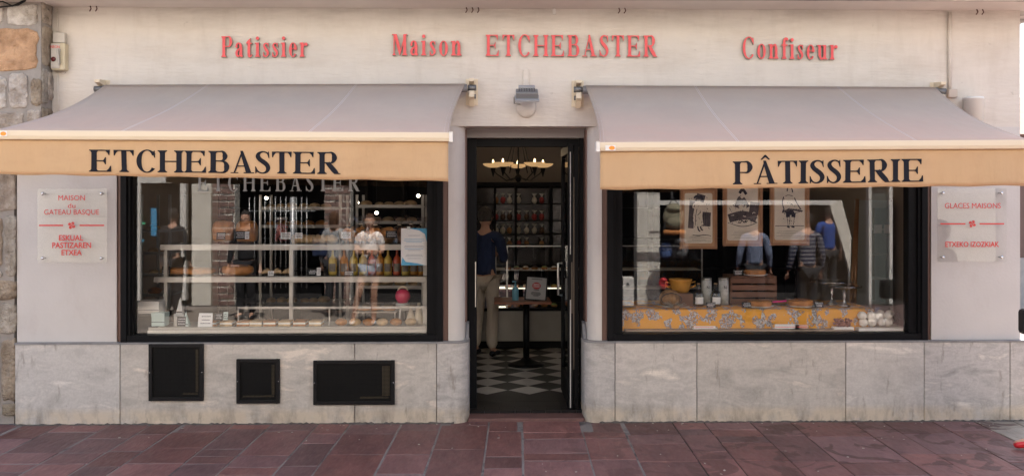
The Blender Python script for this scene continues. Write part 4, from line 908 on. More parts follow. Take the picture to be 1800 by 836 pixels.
# lower shelf: flat loaves, pastries, bottles
loaf(336, Z2 + .004, 84, 13, .52, .20, 'long flat golden loaf at the rack end of the lower shelf', name='flat_loaf', grp=None)
card(291, 484, 15, 16, .42, 'black chalk card with a white edge before the long flat loaf'); 
cakeround(418, Z2 + .004, 27, 16, .52, 'round sugared brown cake with a pink tag stuck on top', m='crust', name='sugared_cake')
card(412, 474, 14, 9, .40, 'small pink tag stuck into the round sugared cake', False, 25, colm=mat('pink_card', (.62, .38, .30), .8))
def pastries(px0, px1, z, Y, n, label, m='pale_bread', name='croissant', grp='croissants on the lower shelf'):
    for i in range(n):
        px = px0 + (px1 - px0) * (i + .5) / n; s = F / (Y + 8); hw = (px1 - px0) / n / s * .46; x = X(px, Y); mb = MB()
        q = [(x - hw, Y - .03, z + .014), (x - hw * .5, Y - .005, z + .026), (x, Y + .01, z + .032), (x + hw * .5, Y - .005, z + .026), (x + hw, Y - .03, z + .014)]
        mb.tube(q, [.006, .019, .027, .019, .006], 9); tag(mb.build(name, M[m], origin=(x, Y, z)), label[i], 'pastry', grp)
pastries(460, 515, Z2 + .004, .50, 3, ['pale croissant with its price card on the lower shelf', 'pale croissant in the middle of three on the lower shelf', 'pale croissant beside the rack post on the lower shelf'])
card(476, 484, 10, 8, .40, 'white price card leaning on a croissant', False)
card(549, 483, 15, 10, .41, 'black chalk card before the pale flat biscuits'); card(560, 484, 7, 14, .405, 'narrow white upright tag beside the first syrup bottle', False)
def bottle(px, z, wpx, hpx, Y, label, liq, lab=True, name='syrup_bottle', cat='bottle', grp='bottles lined up on the lower shelf', square=True):
    s = F / (Y + 8); r_, h_ = wpx / s / 2, hpx / s; x = X(px, Y); t = thing(name, (x, Y, z), label, cat, grp)
    MB().lathe([(0, 0), (r_ * .92, 0), (r_, .01), (r_, h_ * .52), (r_ * .85, h_ * .62), (r_ * .34, h_ * .72), (r_ * .28, h_ * .80), (r_ * .28, h_ * .93), (r_ * .36, h_ * .94), (r_ * .36, h_ * .96), (0, h_ * .96)], (x, Y, z), 20).build('body', liq, t)
    MB().lathe([(0, h_ * .965), (r_ * .33, h_ * .965), (r_ * .33, h_ * 1.02), (0, h_ * 1.02)], (x, Y, z), 14).build('stopper', mat('cork', (.30, .17, .08), .8), t)
    if lab:
        lb = MB(); n = 8; vs = []
        for k in range(n + 1): a = R(-90 - 48 + 96 * k / n); vs += [(x + (r_ + .0012) * math.cos(a), Y + (r_ + .0012) * math.sin(a), z + h_ * .12), (x + (r_ + .0012) * math.cos(a), Y + (r_ + .0012) * math.sin(a), z + h_ * .42)]
        lb.add(vs, [(2 * k, 2 * k + 1, 2 * k + 3, 2 * k + 2) for k in range(n)]); lb.build('label', mat('bottle_label', (.18, .155, .12), .7, var=.5, vscale=40) if lab == 1 else M['paper'], t)
    return t
bl_ = [(585, 'oil', 'pale yellow bottle first in the row, by the narrow white tag'), (605, 'amber', 'cloudy amber bottle second in the row of bottles'), (622, 'oil', 'yellow bottle third in the row, above the small black card'), (638, 'oil', 'green yellow bottle fourth in the row of bottles'), (650 + 4, 'redliq', 'deep red bottle fifth in the row of bottles'), (668, 'amber', 'amber bottle sixth in the row, dark square label'), (682, 'oil', 'olive coloured bottle seventh in the row of bottles'), (698, 'redliq', 'orange red bottle just before the paper notice'), (713, 'oil', 'yellow bottle half hidden below the paper notice edge'), (728, 'amber', 'dark amber bottle under the middle of the paper notice'), (741, 'amber', 'last amber bottle of the row against the window post')]
for px, lq, nm in bl_: bottle(px, Z2 + .004, 14.5, 46, .50, nm, M[lq])
card(613, 484, 16, 9, .40, 'small black chalk card between the second and third bottles')
# things below the lower shelf
pk = thing('pink_teapot_bag', (X(708, .55), .55, Z3), 'round pink glazed pot with a cream loop handle on a small white stand', 'pot')
xx = X(708, .45); zz = P(0, 533, .45).z; rr = 13.5 / 194
MB().lathe([(0, 0), (rr * .6, 0), (rr * .95, rr * .55), (rr, rr * .9), (rr * .85, rr * 1.4), (rr * .55, rr * 1.7), (0, rr * 1.75)], (xx, .45, zz), 24).build('body', M['pinkglaze'], pk)
MB().tube([(xx + rr * .62 * math.cos(R(a)), .45, zz + rr * 1.45 + rr * .62 * math.sin(R(a))) for a in range(0, 181, 15)], rr * .11, 8).build('handle', M['cream'], pk)
MB().lathe([(0, -.02), (rr * .9, -.02), (rr * .9, -.004), (0, -.004)], (xx, .45, zz), 20).tube([(xx - .02, .45, zz - .02), (xx - .03, .45, Z3)], .008, 8).build('stand', M['white'], pk)
for i, (px, py, h_, w_, nm) in enumerate(((317, 551, 27, 12, 'taller white paper pyramid box standing by the rack post'), (327, 573, 24, 13, 'short pale blue paper pyramid box in the low counter'))):
    Y = .33 if i == 0 else .20; s = F / (Y + 8); x = X(px, Y); z = P(0, py, Y).z; a = w_ / s / 2
    t = thing('pyramid_box', (x, Y, z), nm, 'box', 'folded paper pyramid boxes'); 
    MB().add([(x - a, Y - a, z), (x + a, Y - a, z), (x + a, Y + a, z), (x - a, Y + a, z), (x - .003, Y, z + h_ / s), (x + .003, Y, z + h_ / s)], [(0, 3, 2, 1), (0, 1, 5, 4), (1, 2, 5), (2, 3, 4, 5), (3, 0, 4)]).build('body', M['white'] if i == 0 else mat('mint_card', (.48, .60, .56), .6), t)
    MB().box(x - a * .85, x + a * .85, Y - a * .93, Y - a * .86, z + .012, z + .02).build('band', M['ink'], t)
    if i == 0: MB().box(x - a * 1.4, x + a * 1.4, Y - a * 1.4, Y + a * 1.4, Z3 - .01, z - .001).build('plinth_block', M['white'], t)
def box_thing(name, px0, px1, py0, py1, Y, d, m, label, cat, grp=None, detail=True):
    a, b = P(px0, py1, Y), P(px1, py0, Y); t = thing(name, ((a.x + b.x) / 2, Y, a.z), label, cat, grp)
    MB().box(a.x, b.x, Y, Y + d, a.z, b.z).build('body', m, t, bevel=.003)
    if detail: MB().box(a.x - .002, b.x + .002, Y - .003, Y + d + .003, b.z - (b.z - a.z) * .28, b.z + .002).build('lid', m, t, bevel=.002); MB().box(a.x - .001, b.x + .001, Y - .001, Y - .0002, a.z + (b.z - a.z) * .3, a.z + (b.z - a.z) * .34).build('band', M['ink'], t)
    return t
mint = mat('mint_card', (.48, .60, .56), .6)
box_thing('cake_box', 239, 279, 530, 551, .22, .2, M['white'], 'long white cardboard cake box at the far end of the bread window'.replace('far end', 'stone wall end'), 'box')
box_thing('cake_box', 266, 289, 550, 573, .15, .12, mint, 'mint green cake box in front of the long white box', 'box')
MB_ = MB(); a = P(239, 551, .3); MB_.box(a.x - .03, X(281, .3), .20, .6, ZP - .02, a.z - .003); tag(MB_.build('side_stand', M['darkpanel'], origin=(a.x, .4, ZP)), 'dark low stand carrying the white cake box', 'stand')
card(318, 573, 15, 17, .165, 'black chalk card lying back between the pyramid boxes'); card(335 + 17, 574, 9, 18, .17, 'tall white tag beside the black card in the low counter', False)
card(361, 574, 24, 24, .17, 'big white card printed with a small yellow crest in the low counter'.replace(' printed with a small yellow crest', ' standing'), False, 6, 'card')
card(384, 562, 15, 12, .24, 'black chalk card with white frame in the low counter'); card(396, 562, 8, 14, .25, 'narrow pale green tag in the low counter', False, colm=mint)
# trays of pastries in the counter
k = 0
cols_ = [('crust', 'brown'), ('pale_bread', 'pale'), ('crust', 'golden'), ('pale_bread', 'cream')]
spots = [(372, 'dark brown flaky slice beside the white card'), (400, 'brown slice resting beside the narrow green tag'), (430, 'long cream slice under the glass lid, first after the lid corner'), (452, 'golden slice under the glass lid, second after the lid corner'), (476, 'pale slice under the glass lid, third after the lid corner'), (502, 'golden slice under the glass lid, fourth after the lid corner'), (528, 'pale slice just past the first third of the glass lid'), (556, 'golden slice under the glass lid left of the lid post'.replace('left of', 'touching')), (600, 'golden bun below the second bottle'), (624, 'pale bun below the yellow bottles'), (648, 'golden bun below the deep red bottle'), (672, 'golden bun below the amber bottle'), (696, 'pale bun under the pink pot stand'), (722, 'golden bun closest the window post in the counter'.replace('closest', 'by'))]
for i, (px, nm) in enumerate(spots):
    Y = .33; s = F / 8.33; x = X(px, Y); z = Z3 - .012; mb = MB()
    if px < 590:
        a = .055; mb.box(x - a, x + a, Y - .06, Y + .09, z, z + .018).box(x - a, x + a, Y - .06, Y + .09, z + .034, z + .046); t = thing('pastry_slice', (x, Y, z), nm, 'pastry', 'slices laid out in the low counter')
        mb.build('pastry_layer', M[cols_[i % 4][0]], t, bevel=.005); MB().box(x - a * .95, x + a * .95, Y - .055, Y + .085, z + .018, z + .034).build('cream_layer', M['meringue'], t)
    else:
        mb.ball((x, Y, z + .030), .055, .055, .033, 16, 10, jit=.02); tag(mb.build('bun', M[cols_[i % 4][0]], origin=(x, Y, z)), nm, 'pastry', 'buns laid out in the low counter')
# white cones at the doorway end
for px, h_, nm in ((736, 30, 'tall white paper cone at the doorway end of the bread window'), (722, 20, 'shorter white paper cone beside the tall one')):
    Y = .45; x = X(px, Y); z = Z3 - .012; s = 194; mb = MB().lathe([(0, 0), (.05, 0), (.05, .004), (.012, h_ / s + .03), (.0, h_ / s + .035)], (x, Y, z), 16); tag(mb.build('paper_cone', M['cream'], origin=(x, Y, z)), nm, 'cone', 'paper cones')

# cake tray stack on second rack (brown galettes below the lower shelf)
tr = thing('cake_tray', (X(675, .6), .6, Z3), 'wire tray of flat golden galettes below the syrup bottles', 'tray')
zz = P(0, 546, .6).z
MB().box(X(625, .6), X(700, .6), .45, .75, zz - .006, zz).box(X(628, .6), X(628, .6) + .01, .5, .51, Z3 - .01, zz - .006).box(X(697, .6) - .01, X(697, .6), .5, .51, Z3 - .01, zz - .006).build('tray_plate', M['steel'], tr)
for i, (px, dy) in enumerate(((640, 0), (662, .05), (684, 0))):
    cakeround(px, zz + .001, 12, 7, .55 + dy, ['flat golden galette at the bread side of the wire tray', 'flat golden galette in the middle of the wire tray', 'flat golden galette at the pink pot side of the wire tray'][i], name='galette', grp='galettes on the wire tray')

# ================================================================== PRINT WINDOW DISPLAY
TZ = P(0, 544, .33).z
tbx0, tbx1 = X(1085, .3), X(1532, .3)
cl = mat('toile_cloth', (.70, .33, .035), .85, bump=.2, bscale=20)
n = cl.node_tree.nodes; l = cl.node_tree.links; b = n['Principled BSDF']
tc = n.new('ShaderNodeTexCoord'); no1 = n.new('ShaderNodeTexNoise'); no1.inputs['Scale'].default_value = 8.5; no1.inputs['Detail'].default_value = 2
no2 = n.new('ShaderNodeTexNoise'); no2.inputs['Scale'].default_value = 34; no2.inputs['Detail'].default_value = 4; no2.inputs['Distortion'].default_value = 1.5
l.new(tc.outputs['Object'], no1.inputs[0]); l.new(tc.outputs['Object'], no2.inputs[0])
r1 = n.new('ShaderNodeMapRange'); r1.inputs[1].default_value = .505; r1.inputs[2].default_value = .52; l.new(no1.outputs[0], r1.inputs[0])
r2 = n.new('ShaderNodeMapRange'); r2.inputs[1].default_value = .40; r2.inputs[2].default_value = .46; l.new(no2.outputs[0], r2.inputs[0])
r3 = n.new('ShaderNodeValToRGB'); r3.color_ramp.elements[0].position = .45; r3.color_ramp.elements[0].color = (.10, .10, .13, 1); r3.color_ramp.elements[1].position = .60; r3.color_ramp.elements[1].color = (.48, .47, .44, 1); l.new(no2.outputs[0], r3.inputs[0])
mu = n.new('ShaderNodeMath'); mu.operation = 'MULTIPLY'; l.new(r1.outputs[0], mu.inputs[0]); l.new(r2.outputs[0], mu.inputs[1])
mx_ = n.new('ShaderNodeMix'); mx_.data_type = 'RGBA'; mx_.inputs[6].default_value = (.70, .33, .035, 1); l.new(r3.outputs[0], mx_.inputs[7]); l.new(mu.outputs[0], mx_.inputs[0]); l.new(mx_.outputs[2], b.inputs['Base Color'])
dt = thing('display_table', ((tbx0 + tbx1) / 2, .6, FZ), 'dark display table under the yellow toile cloth in the print window', 'table')
MB().box(tbx0 + .01, tbx1 - .02, .25, 1.0, TZ - .04, TZ - .006).build('table_top', M['wood'], dt)
lg = MB()
for x in (tbx0 + .08, tbx1 - .1):
    for y in (.30, .95): MB().box(x - .025, x + .025, y - .025, y + .025, FZ, TZ - .04).build('leg', M['wood'], dt)
tc_ = MB(); tc_.smooth = True; NX = 90; prof = [(1.02, TZ - .25), (1.01, TZ - .01), (1.0, TZ), (.6, TZ), (.262, TZ), (.245, TZ - .006), (.236, TZ - .03), (.232, TZ - .10), (.225, TZ - .17), (.222, ZP + .02)]
vs = []
for j, (y, z) in enumerate(prof):
    for i in range(NX + 1): u = i / NX; f = .010 * math.sin(u * 55) * max(0, (TZ - .01 - z)) / .2; vs.append((tbx0 + (tbx1 - tbx0) * u, y + f, z))
tc_.add(vs, [(j * (NX + 1) + i, j * (NX + 1) + i + 1, (j + 1) * (NX + 1) + i + 1, (j + 1) * (NX + 1) + i) for j in range(len(prof) - 1) for i in range(NX)])
to = tc_.build('tablecloth', cl, origin=((tbx0 + tbx1) / 2, .6, TZ)); tag(to, 'mustard yellow toile tablecloth with grey figures draped in the print window', 'tablecloth')
# window floor board below the cloth
MB().box(X(1093, .12), X(1600, .12), .125, .60, .40, ZP - .0).build('window_board', M['darkpanel'], shop)
TZT = TZ + .002
# framed prints
def ink(mb, pts, w_, ox, oz, sc_, y, k):
    s_ = ribbon([(a, b, w_ if len(c) == 0 else c[0]) for a, b, *c in pts], 5); mb.slabxz([(ox + a * sc_, oz + b * sc_) for a, b in s_], y - .0004 - .00012 * k, y)
PR = [(1195, 1260, 333, 437, 'framed old print of a dancer in a pale dress, hanging nearest the doorway'.replace('hanging nearest the doorway', 'first from the doorway')), (1270, 1340, 326, 432, 'framed old print of a crouching figure over a basket, middle of the three'), (1353, 1422, 325, 431, 'framed old print of a boy carrying a tray, last of the three')]
wf = mat('picture_frame_wood', (.36, .185, .085), .45, var=.2, vscale=8); mt = mat('print_mount', (.50, .31, .17), .8); pap = mat('old_print_paper', (.74, .68, .55), .8, var=.15, vscale=6); wash = mat('ink_wash', (.12, .10, .10), .8, var=.6, vscale=10); inkc = mat('print_ink', (.025, .025, .04), .8)
for i, (a0, a1, b0, b1, nm) in enumerate(PR):
    Y = .50; a, b = P(a0, b1, Y), P(a1, b0, Y); t = thing('framed_print', ((a.x + b.x) / 2, Y, a.z), nm, 'picture', 'framed prints hanging in the window'); w_ = b.x - a.x; zb_ = a.z; zt_ = a.z + w_ * 1.62; fw = .022
    f = MB(); f.box(a.x, a.x + fw, Y - .02, Y + .01, zb_, zt_); f.box(b.x - fw, b.x, Y - .02, Y + .01, zb_, zt_); f.box(a.x + fw, b.x - fw, Y - .02, Y + .01, zb_, zb_ + fw); f.box(a.x + fw, b.x - fw, Y - .02, Y + .01, zt_ - fw, zt_); f.build('frame', wf, t, bevel=.003)
    MB().box(a.x + fw, b.x - fw, Y - .005, Y + .004, zb_ + fw, zt_ - fw).build('mount', mt, t)
    x0, x1, z0, z1 = a.x + .042, b.x - .042, zb_ + .050, zt_ - .042; rr = .018
    pp_ = [(x1 - rr + rr * math.cos(R(q)), z1 - rr + rr * math.sin(R(q))) for q in range(0, 91, 15)] + [(x0 + rr + rr * math.cos(R(q)), z1 - rr + rr * math.sin(R(q))) for q in range(90, 181, 15)] + [(x0 + rr + rr * math.cos(R(q)), z0 + rr + rr * math.sin(R(q))) for q in range(180, 271, 15)] + [(x1 - rr + rr * math.cos(R(q)), z0 + rr + rr * math.sin(R(q))) for q in range(270, 361, 15)]
    sheet = MB().slabxz(pp_, Y - .007, Y - .0052).build('print', pap, t)
    W2 = x1 - x0; H2 = z1 - z0; dr = MB(); y = Y - .0072
    def D(pts, w_, k, m=1): dr.m = m; ink(dr, [(p[0], p[1] * 1.0, *p[2:]) for p in pts], w_, x0, z0, W2, y, k); dr.m = 0
    hh = H2 / W2
    if i == 0:
        D([(.22, hh * .30), (.28, hh * .85)], .20, 0, 0); D([(.75, hh * .34), (.80, hh * .62)], .30, 1, 0); D([(.42, hh * .93), (.72, hh * .88)], .26, 2, 0)
        for q in range(4): D([(.68 + q * .08, hh * .34), (.68 + q * .08, hh * .60)], .022, 3 + q)
        D([(.50, hh * .80), (.44, hh * .62), (.42, hh * .46), (.55, hh * .34)], .22, 8, 2); D([(.48, hh * .74), (.52, hh * .60), (.55, hh * .46), (.58, hh * .36)], .20, 9, 2); D([(.36, hh * .80), (.30, hh * .72), (.42, hh * .70)], .045, 10, 2); D([(.60, hh * .80), (.66, hh * .70), (.58, hh * .58)], .045, 11, 2)
        D([(.50, hh * .82), (.50, hh * .87)], .13, 12, 2); D([(.34, hh * .90), (.42, hh * .94), (.52, hh * .92), (.60, hh * .94), (.64, hh * .87)], .07, 13); D([(.34, hh * .84), (.54, hh * .85), (.70, hh * .84)], .025, 14)
        D([(.47, hh * .34), (.50, hh * .27), (.56, hh * .24)], .045, 15); D([(.56, hh * .34), (.60, hh * .28), (.66, hh * .26)], .04, 16); D([(.46, hh * .56), (.58, hh * .62)], .02, 17); D([(.30, hh * .17), (.5, hh * .15), (.7, hh * .17), (.95, hh * .15)], .018, 18); D([(.38, hh * .36), (.40, hh * .55), (.44, hh * .68)], .02, 19)
    elif i == 1:
        D([(.85, hh * .48), (.9, hh * .70)], .30, 0, 0); D([(.05, hh * .40), (.5, hh * .46), (.95, hh * .40)], .28, 1, 0); D([(.30, hh * .60), (.45, hh * .78), (.66, hh * .60)], .16, 2, 0); D([(.40, hh * .86), (.50, hh * .93), (.62, hh * .84)], .09, 3)
        for q in range(16): x_ = random.uniform(.06, .94); z_ = hh * random.uniform(.33, .50); D([(x_ - .05, z_), (x_, z_ + random.uniform(-.05, .05)), (x_ + .05, z_ + random.uniform(-.03, .03))], .025, 4 + q, random.choice((1, 1, 2)))
        D([(.02, hh * .32), (.4, hh * .26), (.7, hh * .27), (.98, hh * .33)], .022, 21); D([(.05, hh * .30), (.5, hh * .23), (.95, hh * .29)], .05, 22, 2); D([(.38, hh * .64), (.44, hh * .54)], .05, 23, 2); D([(.60, hh * .64), (.58, hh * .55)], .05, 24, 2); D([(.46, hh * .82), (.52, hh * .78)], .12, 25, 2)
    else:
        D([(.02, hh * .26), (.98, hh * .26)], .018, 0); D([(.40, hh * .78), (.50, hh * .72), (.58, hh * .60)], .30, 1, 2); D([(.40, hh * .56), (.50, hh * .50), (.62, hh * .54)], .16, 2); D([(.44, hh * .50), (.45, hh * .42)], .13, 3); D([(.64, hh * .50), (.62, hh * .42)], .13, 4)
        D([(.46, hh * .42), (.48, hh * .28)], .05, 5, 2); D([(.42, hh * .42), (.45, hh * .27)], .014, 6); D([(.51, hh * .42), (.50, hh * .28)], .014, 7); D([(.62, hh * .42), (.60, hh * .28)], .05, 8, 2); D([(.66, hh * .42), (.62, hh * .28)], .014, 9); D([(.42, hh * .25), (.50, hh * .23)], .05, 10); D([(.56, hh * .25), (.66, hh * .235)], .05, 11)
        D([(.30, hh * .80), (.26, hh * .68), (.32, hh * .56)], .03, 12); D([(.66, hh * .78), (.76, hh * .66), (.88, hh * .56)], .03, 13); D([(.32, hh * .53), (.55, hh * .56), (.92, hh * .53)], .06, 14, 0); D([(.30, hh * .52), (.60, hh * .49), (.94, hh * .54)], .016, 15); D([(.36, hh * .81), (.46, hh * .83), (.60, hh * .81)], .018, 16)
        D([(.50, hh * .84), (.50, hh * .92)], .13, 17, 2); D([(.42, hh * .90), (.44, hh * .96), (.56, hh * .96), (.60, hh * .88)], .035, 18); D([(.30, hh * .56), (.27, hh * .50)], .05, 19)
        for q in range(5): D([(.42 + q * .09, hh * .55), (.47 + q * .09, hh * .57)], .025, 20 + q, 1)
    rgp = random.Random(40 + i); bx_, bw_, lo_, hi_ = ((.55, .38, .28, .92), (.5, .44, .30, .70), (.5, .20, .28, .80))[i]
    for q in range(46 if i < 2 else 24):
        x_ = bx_ + rgp.uniform(-bw_, bw_); z_ = hh * rgp.uniform(lo_, hi_); a_ = rgp.choice((.9, 1.2, 2.2)) + rgp.uniform(-.2, .2); ln_ = rgp.uniform(.02, .07); D([(x_, z_), (x_ + ln_ * .5 * math.cos(a_), z_ + ln_ * .5 * math.sin(a_) + .004), (x_ + ln_ * math.cos(a_), z_ + ln_ * math.sin(a_))], rgp.uniform(.008, .016), 26 + q % 20, rgp.choice((1, 1, 0)))
    for q in range(5): D([(rgp.uniform(.05, .3), hh * (.04 + .03 * q)), (rgp.uniform(.4, .6), hh * (.045 + .03 * q)), (rgp.uniform(.7, .97), hh * (.04 + .03 * q))], .006, 47 + q, 0)
    dr.build('drawing', [wash, inkc, pap], sheet, weld=False)
    MB().tube([((a.x + b.x) / 2 - w_ * .3, Y + .012, zt_ - .01), ((a.x + b.x) / 2, Y + .02, 2.88), ((a.x + b.x) / 2 + w_ * .3, Y + .012, zt_ - .01)], .0015, 5).build('hanging_wire', M['steel'], t)
# bottles with white tubes
for px, nm, nm2 in ((1233, 'white label liqueur bottle next to the baskets', 'white speckled bottle tube behind the bottle next to the baskets'), (1263, 'white label liqueur bottle with dark stopper beside the wooden crate', 'white speckled bottle tube beside the wooden crate')):
    Y = .50; s = F / (8 + Y); x = X(px + 9, Y + .08); z = TZT
    t = thing('bottle_tube', (x, Y + .08, z), nm2, 'tube', 'white tubes behind the bottles'); MB().lathe([(0, 0), (.045, 0), (.045, .232), (0, .232)], (x, Y + .08, z), 24).build('tube', mat('tube_white', (.60, .60, .57), .6, var=.25, vscale=30), t)
    MB().lathe([(0, .233), (.0465, .233), (.0465, .25), (0, .25)], (x, Y + .08, z), 24).build('cap', M['steel'], t)
    text_mesh('XOX' if False else 'N', x + .004, z + .15, Y + .034, .03, .022, .01, .001, M['ink'], 'printed_letter', t)
    bottle(px - 9 + 4, z, 19, 40, .47, nm, glass('bottle_glass', .10, (.72, .76, .74)), 2, 'liqueur_bottle', grp='white label bottles on the yellow cloth')
# crate on its side with a cake on top
cr_ = thing('wooden_crate', (X(1322, .65), .65, TZT), 'dark brown slatted wooden crate set upside down on the yellow cloth', 'crate')
cx0, cx1 = X(1284, .55), X(1366, .55); cz = P(0, 489, .55).z
for i in range(4): zz = TZT + (cz - TZT) * i / 4; MB().box(cx0 + .002, cx1 - .002, .55, .562, zz + .008, zz + (cz - TZT) / 4 - .006).build('slat', M['wood'], cr_, bevel=.002)
for x in (cx0, cx1 - .02): MB().box(x, x + .02, .563, .85, TZT, cz - .003).build('end_board', M['wood'], cr_, bevel=.002)
for i in range(4): MB().box(cx0, cx1, .55 + i * .078, .55 + i * .078 + .066, cz - .002, cz + .010).build('slat', M['wood'], cr_, bevel=.002)
cakeround(1327, cz + .010, 19, 10, .62, 'round golden cake on a plate on top of the wooden crate', plate=True, name='basque_cake', grp='round cakes in the print window', score=False)
cakeround(1335, TZT, 21, 11, .40, 'round golden cake on a white plate in front of the wooden crate', plate=True, name='basque_cake', grp='round cakes in the print window', score=False)
cakeround(1407, TZT, 22, 12, .42, 'round golden cake on a white plate beside the pink cake server', plate=True, name='basque_cake', grp='round cakes in the print window')
card(1298, 488, 17, 10, .60, 'black chalk card beside the cake on the crate top').location.z = cz + .012
for px, nm in ((1250, 'black chalk card between the two white label bottles'), (1313, 'black chalk card before the cake beneath the crate front'), (1440, 'black chalk card beside the glass cake stand')):
    card(px, 544, 17, 10, .34, nm).location.z = TZT
ps = thing('cake_server', (X(1370, .42), .42, TZT + .02), 'bright pink handled cake server lying beside the scored cake', 'cake server')
MB().tube([(X(1358, .4), .40, TZT + .045), (X(1382, .42), .42, TZT + .052)], .008, 8).build('handle', mat('hot_pink', (.80, .04, .25), .4), ps)
MB().obox((X(1388, .43), .43, TZT + .07), (.08, .04, .003), rot('Y', 0)).build('blade', M['chrome'], ps)
# glass cake stands
for px, r_, hh, Y, nm in ((1462, 37, 44, .55, 'wide glass cake stand beside the chalk card'), (1484, 30, 38, .42, 'smaller glass cake stand overlapping the wide one')):
    x = X(px, Y); s = F / (8 + Y); q = r_ / s; h_ = hh / s * .92
    tag(MB().lathe([(0, 0), (.055, .002), (.05, .012), (.016, .03), (.012, h_ * .4), (.022, h_ * .55), (.012, h_ * .7), (.03, h_ * .86), (q, h_), (q, h_ + .012), (q - .006, h_ + .012), (.03, h_ - .005), (0, h_ - .006)], (x, Y, TZT), 30).build('glass_cake_stand', glass('cut_glass', .30, (.97, .98, .98), .05), origin=(x, Y, TZT)), nm, 'cake stand', 'glass cake stands')
# stoneware and baskets by the doorway end
pot = thing('stoneware_pot', (X(1196, .55), .55, TZT), 'ochre glazed stoneware pot with two loop handles on a dark box', 'pot'); x = X(1196, .5); zz = P(0, 516, .5).z
MB().box(x - .10, x + .10, .42, .62, TZT, zz - .002).build('dark_riser', M['wood'], pot, bevel=.003)
MB().lathe([(0, 0), (.065, 0), (.085, .03), (.092, .07), (.098, .105), (.106, .115), (.106, .125), (.095, .125), (.088, .11), (0, .10)], (x, .5, zz), 28).build('body', M['ochreglaze'], pot)
for s_ in (-1, 1): MB().tube([(x + s_ * .09, .5, zz + .09), (x + s_ * .135, .5, zz + .10), (x + s_ * .135, .5, zz + .06), (x + s_ * .09, .5, zz + .045)], .010, 8).build('handle', M['ochreglaze'], pot)
bk = thing('round_basket', (X(1177, .40), .40, TZT), 'round woven straw basket with dark bands below the stoneware pot', 'basket'); x = X(1177, .38)
MB().ball((x, .38, TZT + .082), .095, .085, .082, 24, 14).build('body', M['wicker'], bk)
MB().tube([(x + .09 * math.cos(R(a)), .38 - .088, TZT + .082 + .055 * math.sin(R(a))) for a in range(0, 361, 20)], .004, 6).build('dark_band', M['ink'], bk)
dg = thing('dried_flower_bunch', (X(1190, .27), .27, TZT - .02), 'dry grey herb bunch with a straw knot lying on the cloth edge', 'flowers')
fb_ = MB(); rg_ = random.Random(3)
for i in range(60):
    a = rg_.uniform(0, 3.1416); q = rg_.uniform(.05, .16); p = Vector((X(1185, .26), .25, TZT + .01)); fb_.tube([p, p + Vector((q * math.cos(a) * .5, rg_.uniform(-.02, .04), q * .25 * math.sin(a))), p + Vector((q * math.cos(a), rg_.uniform(-.01, .05), q * .4 * math.sin(a)))], .0018, 4)
fb_.build('stems', mat('dry_herb', (.30, .28, .24), .9), dg); MB().ball((X(1188, .26), .25, TZT + .018), .035, .02, .02, 12, 8, jit=.08).build('knot', M['wicker'], dg)
# bag of meringues and box of dark sweets at the other end
mg = thing('meringue_bag', (X(1545, .3), .3, ZP), 'clear bag of big white meringues at the corner of the print window', 'bag'); b = MB()
zz = P(0, 578, .2).z
MB().box(X(1505, .2), X(1590, .2), .14, .6, .45, zz - .003).build('riser', M['white'], mg)
for i in range(16):
    px = 1518 + (i % 4) * 15 + rg_.uniform(-3, 3); yy = .20 + (i // 8) * .12; zc_ = zz + .03 + ((i // 4) % 2) * .06; b.ball((X(px, yy), yy, zc_ + .01), .04, .04, .036, 12, 8, jit=.08)
b.build('meringues', M['meringue'], mg)
vs = []; n = 20; prof = [(1.0, 0), (1.08, .3), (1.0, .7), (.72, 1.0)]; fs = []
for rr, hh in prof:
    for k_ in range(n): a = 2 * math.pi * k_ / n; j = rg_.uniform(.95, 1.05); vs.append((X(1542, .26) + .185 * rr * math.cos(a) * j, .28 + .13 * rr * math.sin(a) * j, zz + .175 * hh))
for i in range(3):
    for k_ in range(n): fs.append((i * n + k_, i * n + (k_ + 1) % n, (i + 1) * n + (k_ + 1) % n, (i + 1) * n + k_))
fs.append([3 * n + k_ for k_ in range(n)]); MB().add(vs, fs).build('wrap', glass('cellophane', .12, (.97, .97, .97), .05), mg)
sw_ = thing('sweets_box', (X(1482, .16), .16, ZP), 'small open box of brown and pink sweets in front of the yellow cloth', 'box'); a = P(1465, 580, .15); b_ = P(1500, 556, .15)
MB().box(a.x, b_.x, .135, .20, a.z, a.z + .03).build('tray', M['white'], sw_, bevel=.003); bb = MB()
for i in range(40): bb.ball((rg_.uniform(a.x + .01, b_.x - .01), rg_.uniform(.145, .19), a.z + .035 + rg_.uniform(0, .06)), .013, seg=7, rings=5)
bb.build('sweets', mat('brown_sweets', (.30, .13, .09), .5, var=.5, vscale=30), sw_)
# folded paper slips along the foot of the glass
for i, (px, w_, h_, c, nm) in enumerate(((1240, 44, 5, 'paper', 'long white paper slip lying at the foot of the yellow cloth'), (1385, 50, 8, 'paper', 'white leaflet with red edging lying near the pink server'.replace('near the pink server', 'below the scored cake')), (1410, 26, 7, 'pinkc', 'pale pink folded card lying beside the leaflet'))):
    Y = .14; s = F / 8.14; x = X(px, Y); z = P(0, 581, Y).z; m_ = M['paper'] if c == 'paper' else mat('pink_card', (.62, .38, .30), .8)
    t = thing('paper_slip', (x, Y, z), nm, 'paper', 'papers lying at the foot of the cloth'); MB().box(x - w_ / s / 2, x + w_ / s / 2, Y, Y + .05, z, z + .004).box(x - w_ / s / 2.2, x + w_ / s / 2.4, Y + .01, Y + .014, z + .004, z + h_ / s).build('sheet', m_, t)
    MB().box(x - w_ / s / 2.3, x + w_ / s / 3, Y + .0085, Y + .0095, z + .012, z + .016).build('red_edge', M['redprint'], t)
MB().box(X(1100, .12), X(1500, .12), .121, .22, ZP, P(0, 582, .14).z - .001).build('window_ledge', mat('window_ledge', (.30, .24, .18), .5), shop)
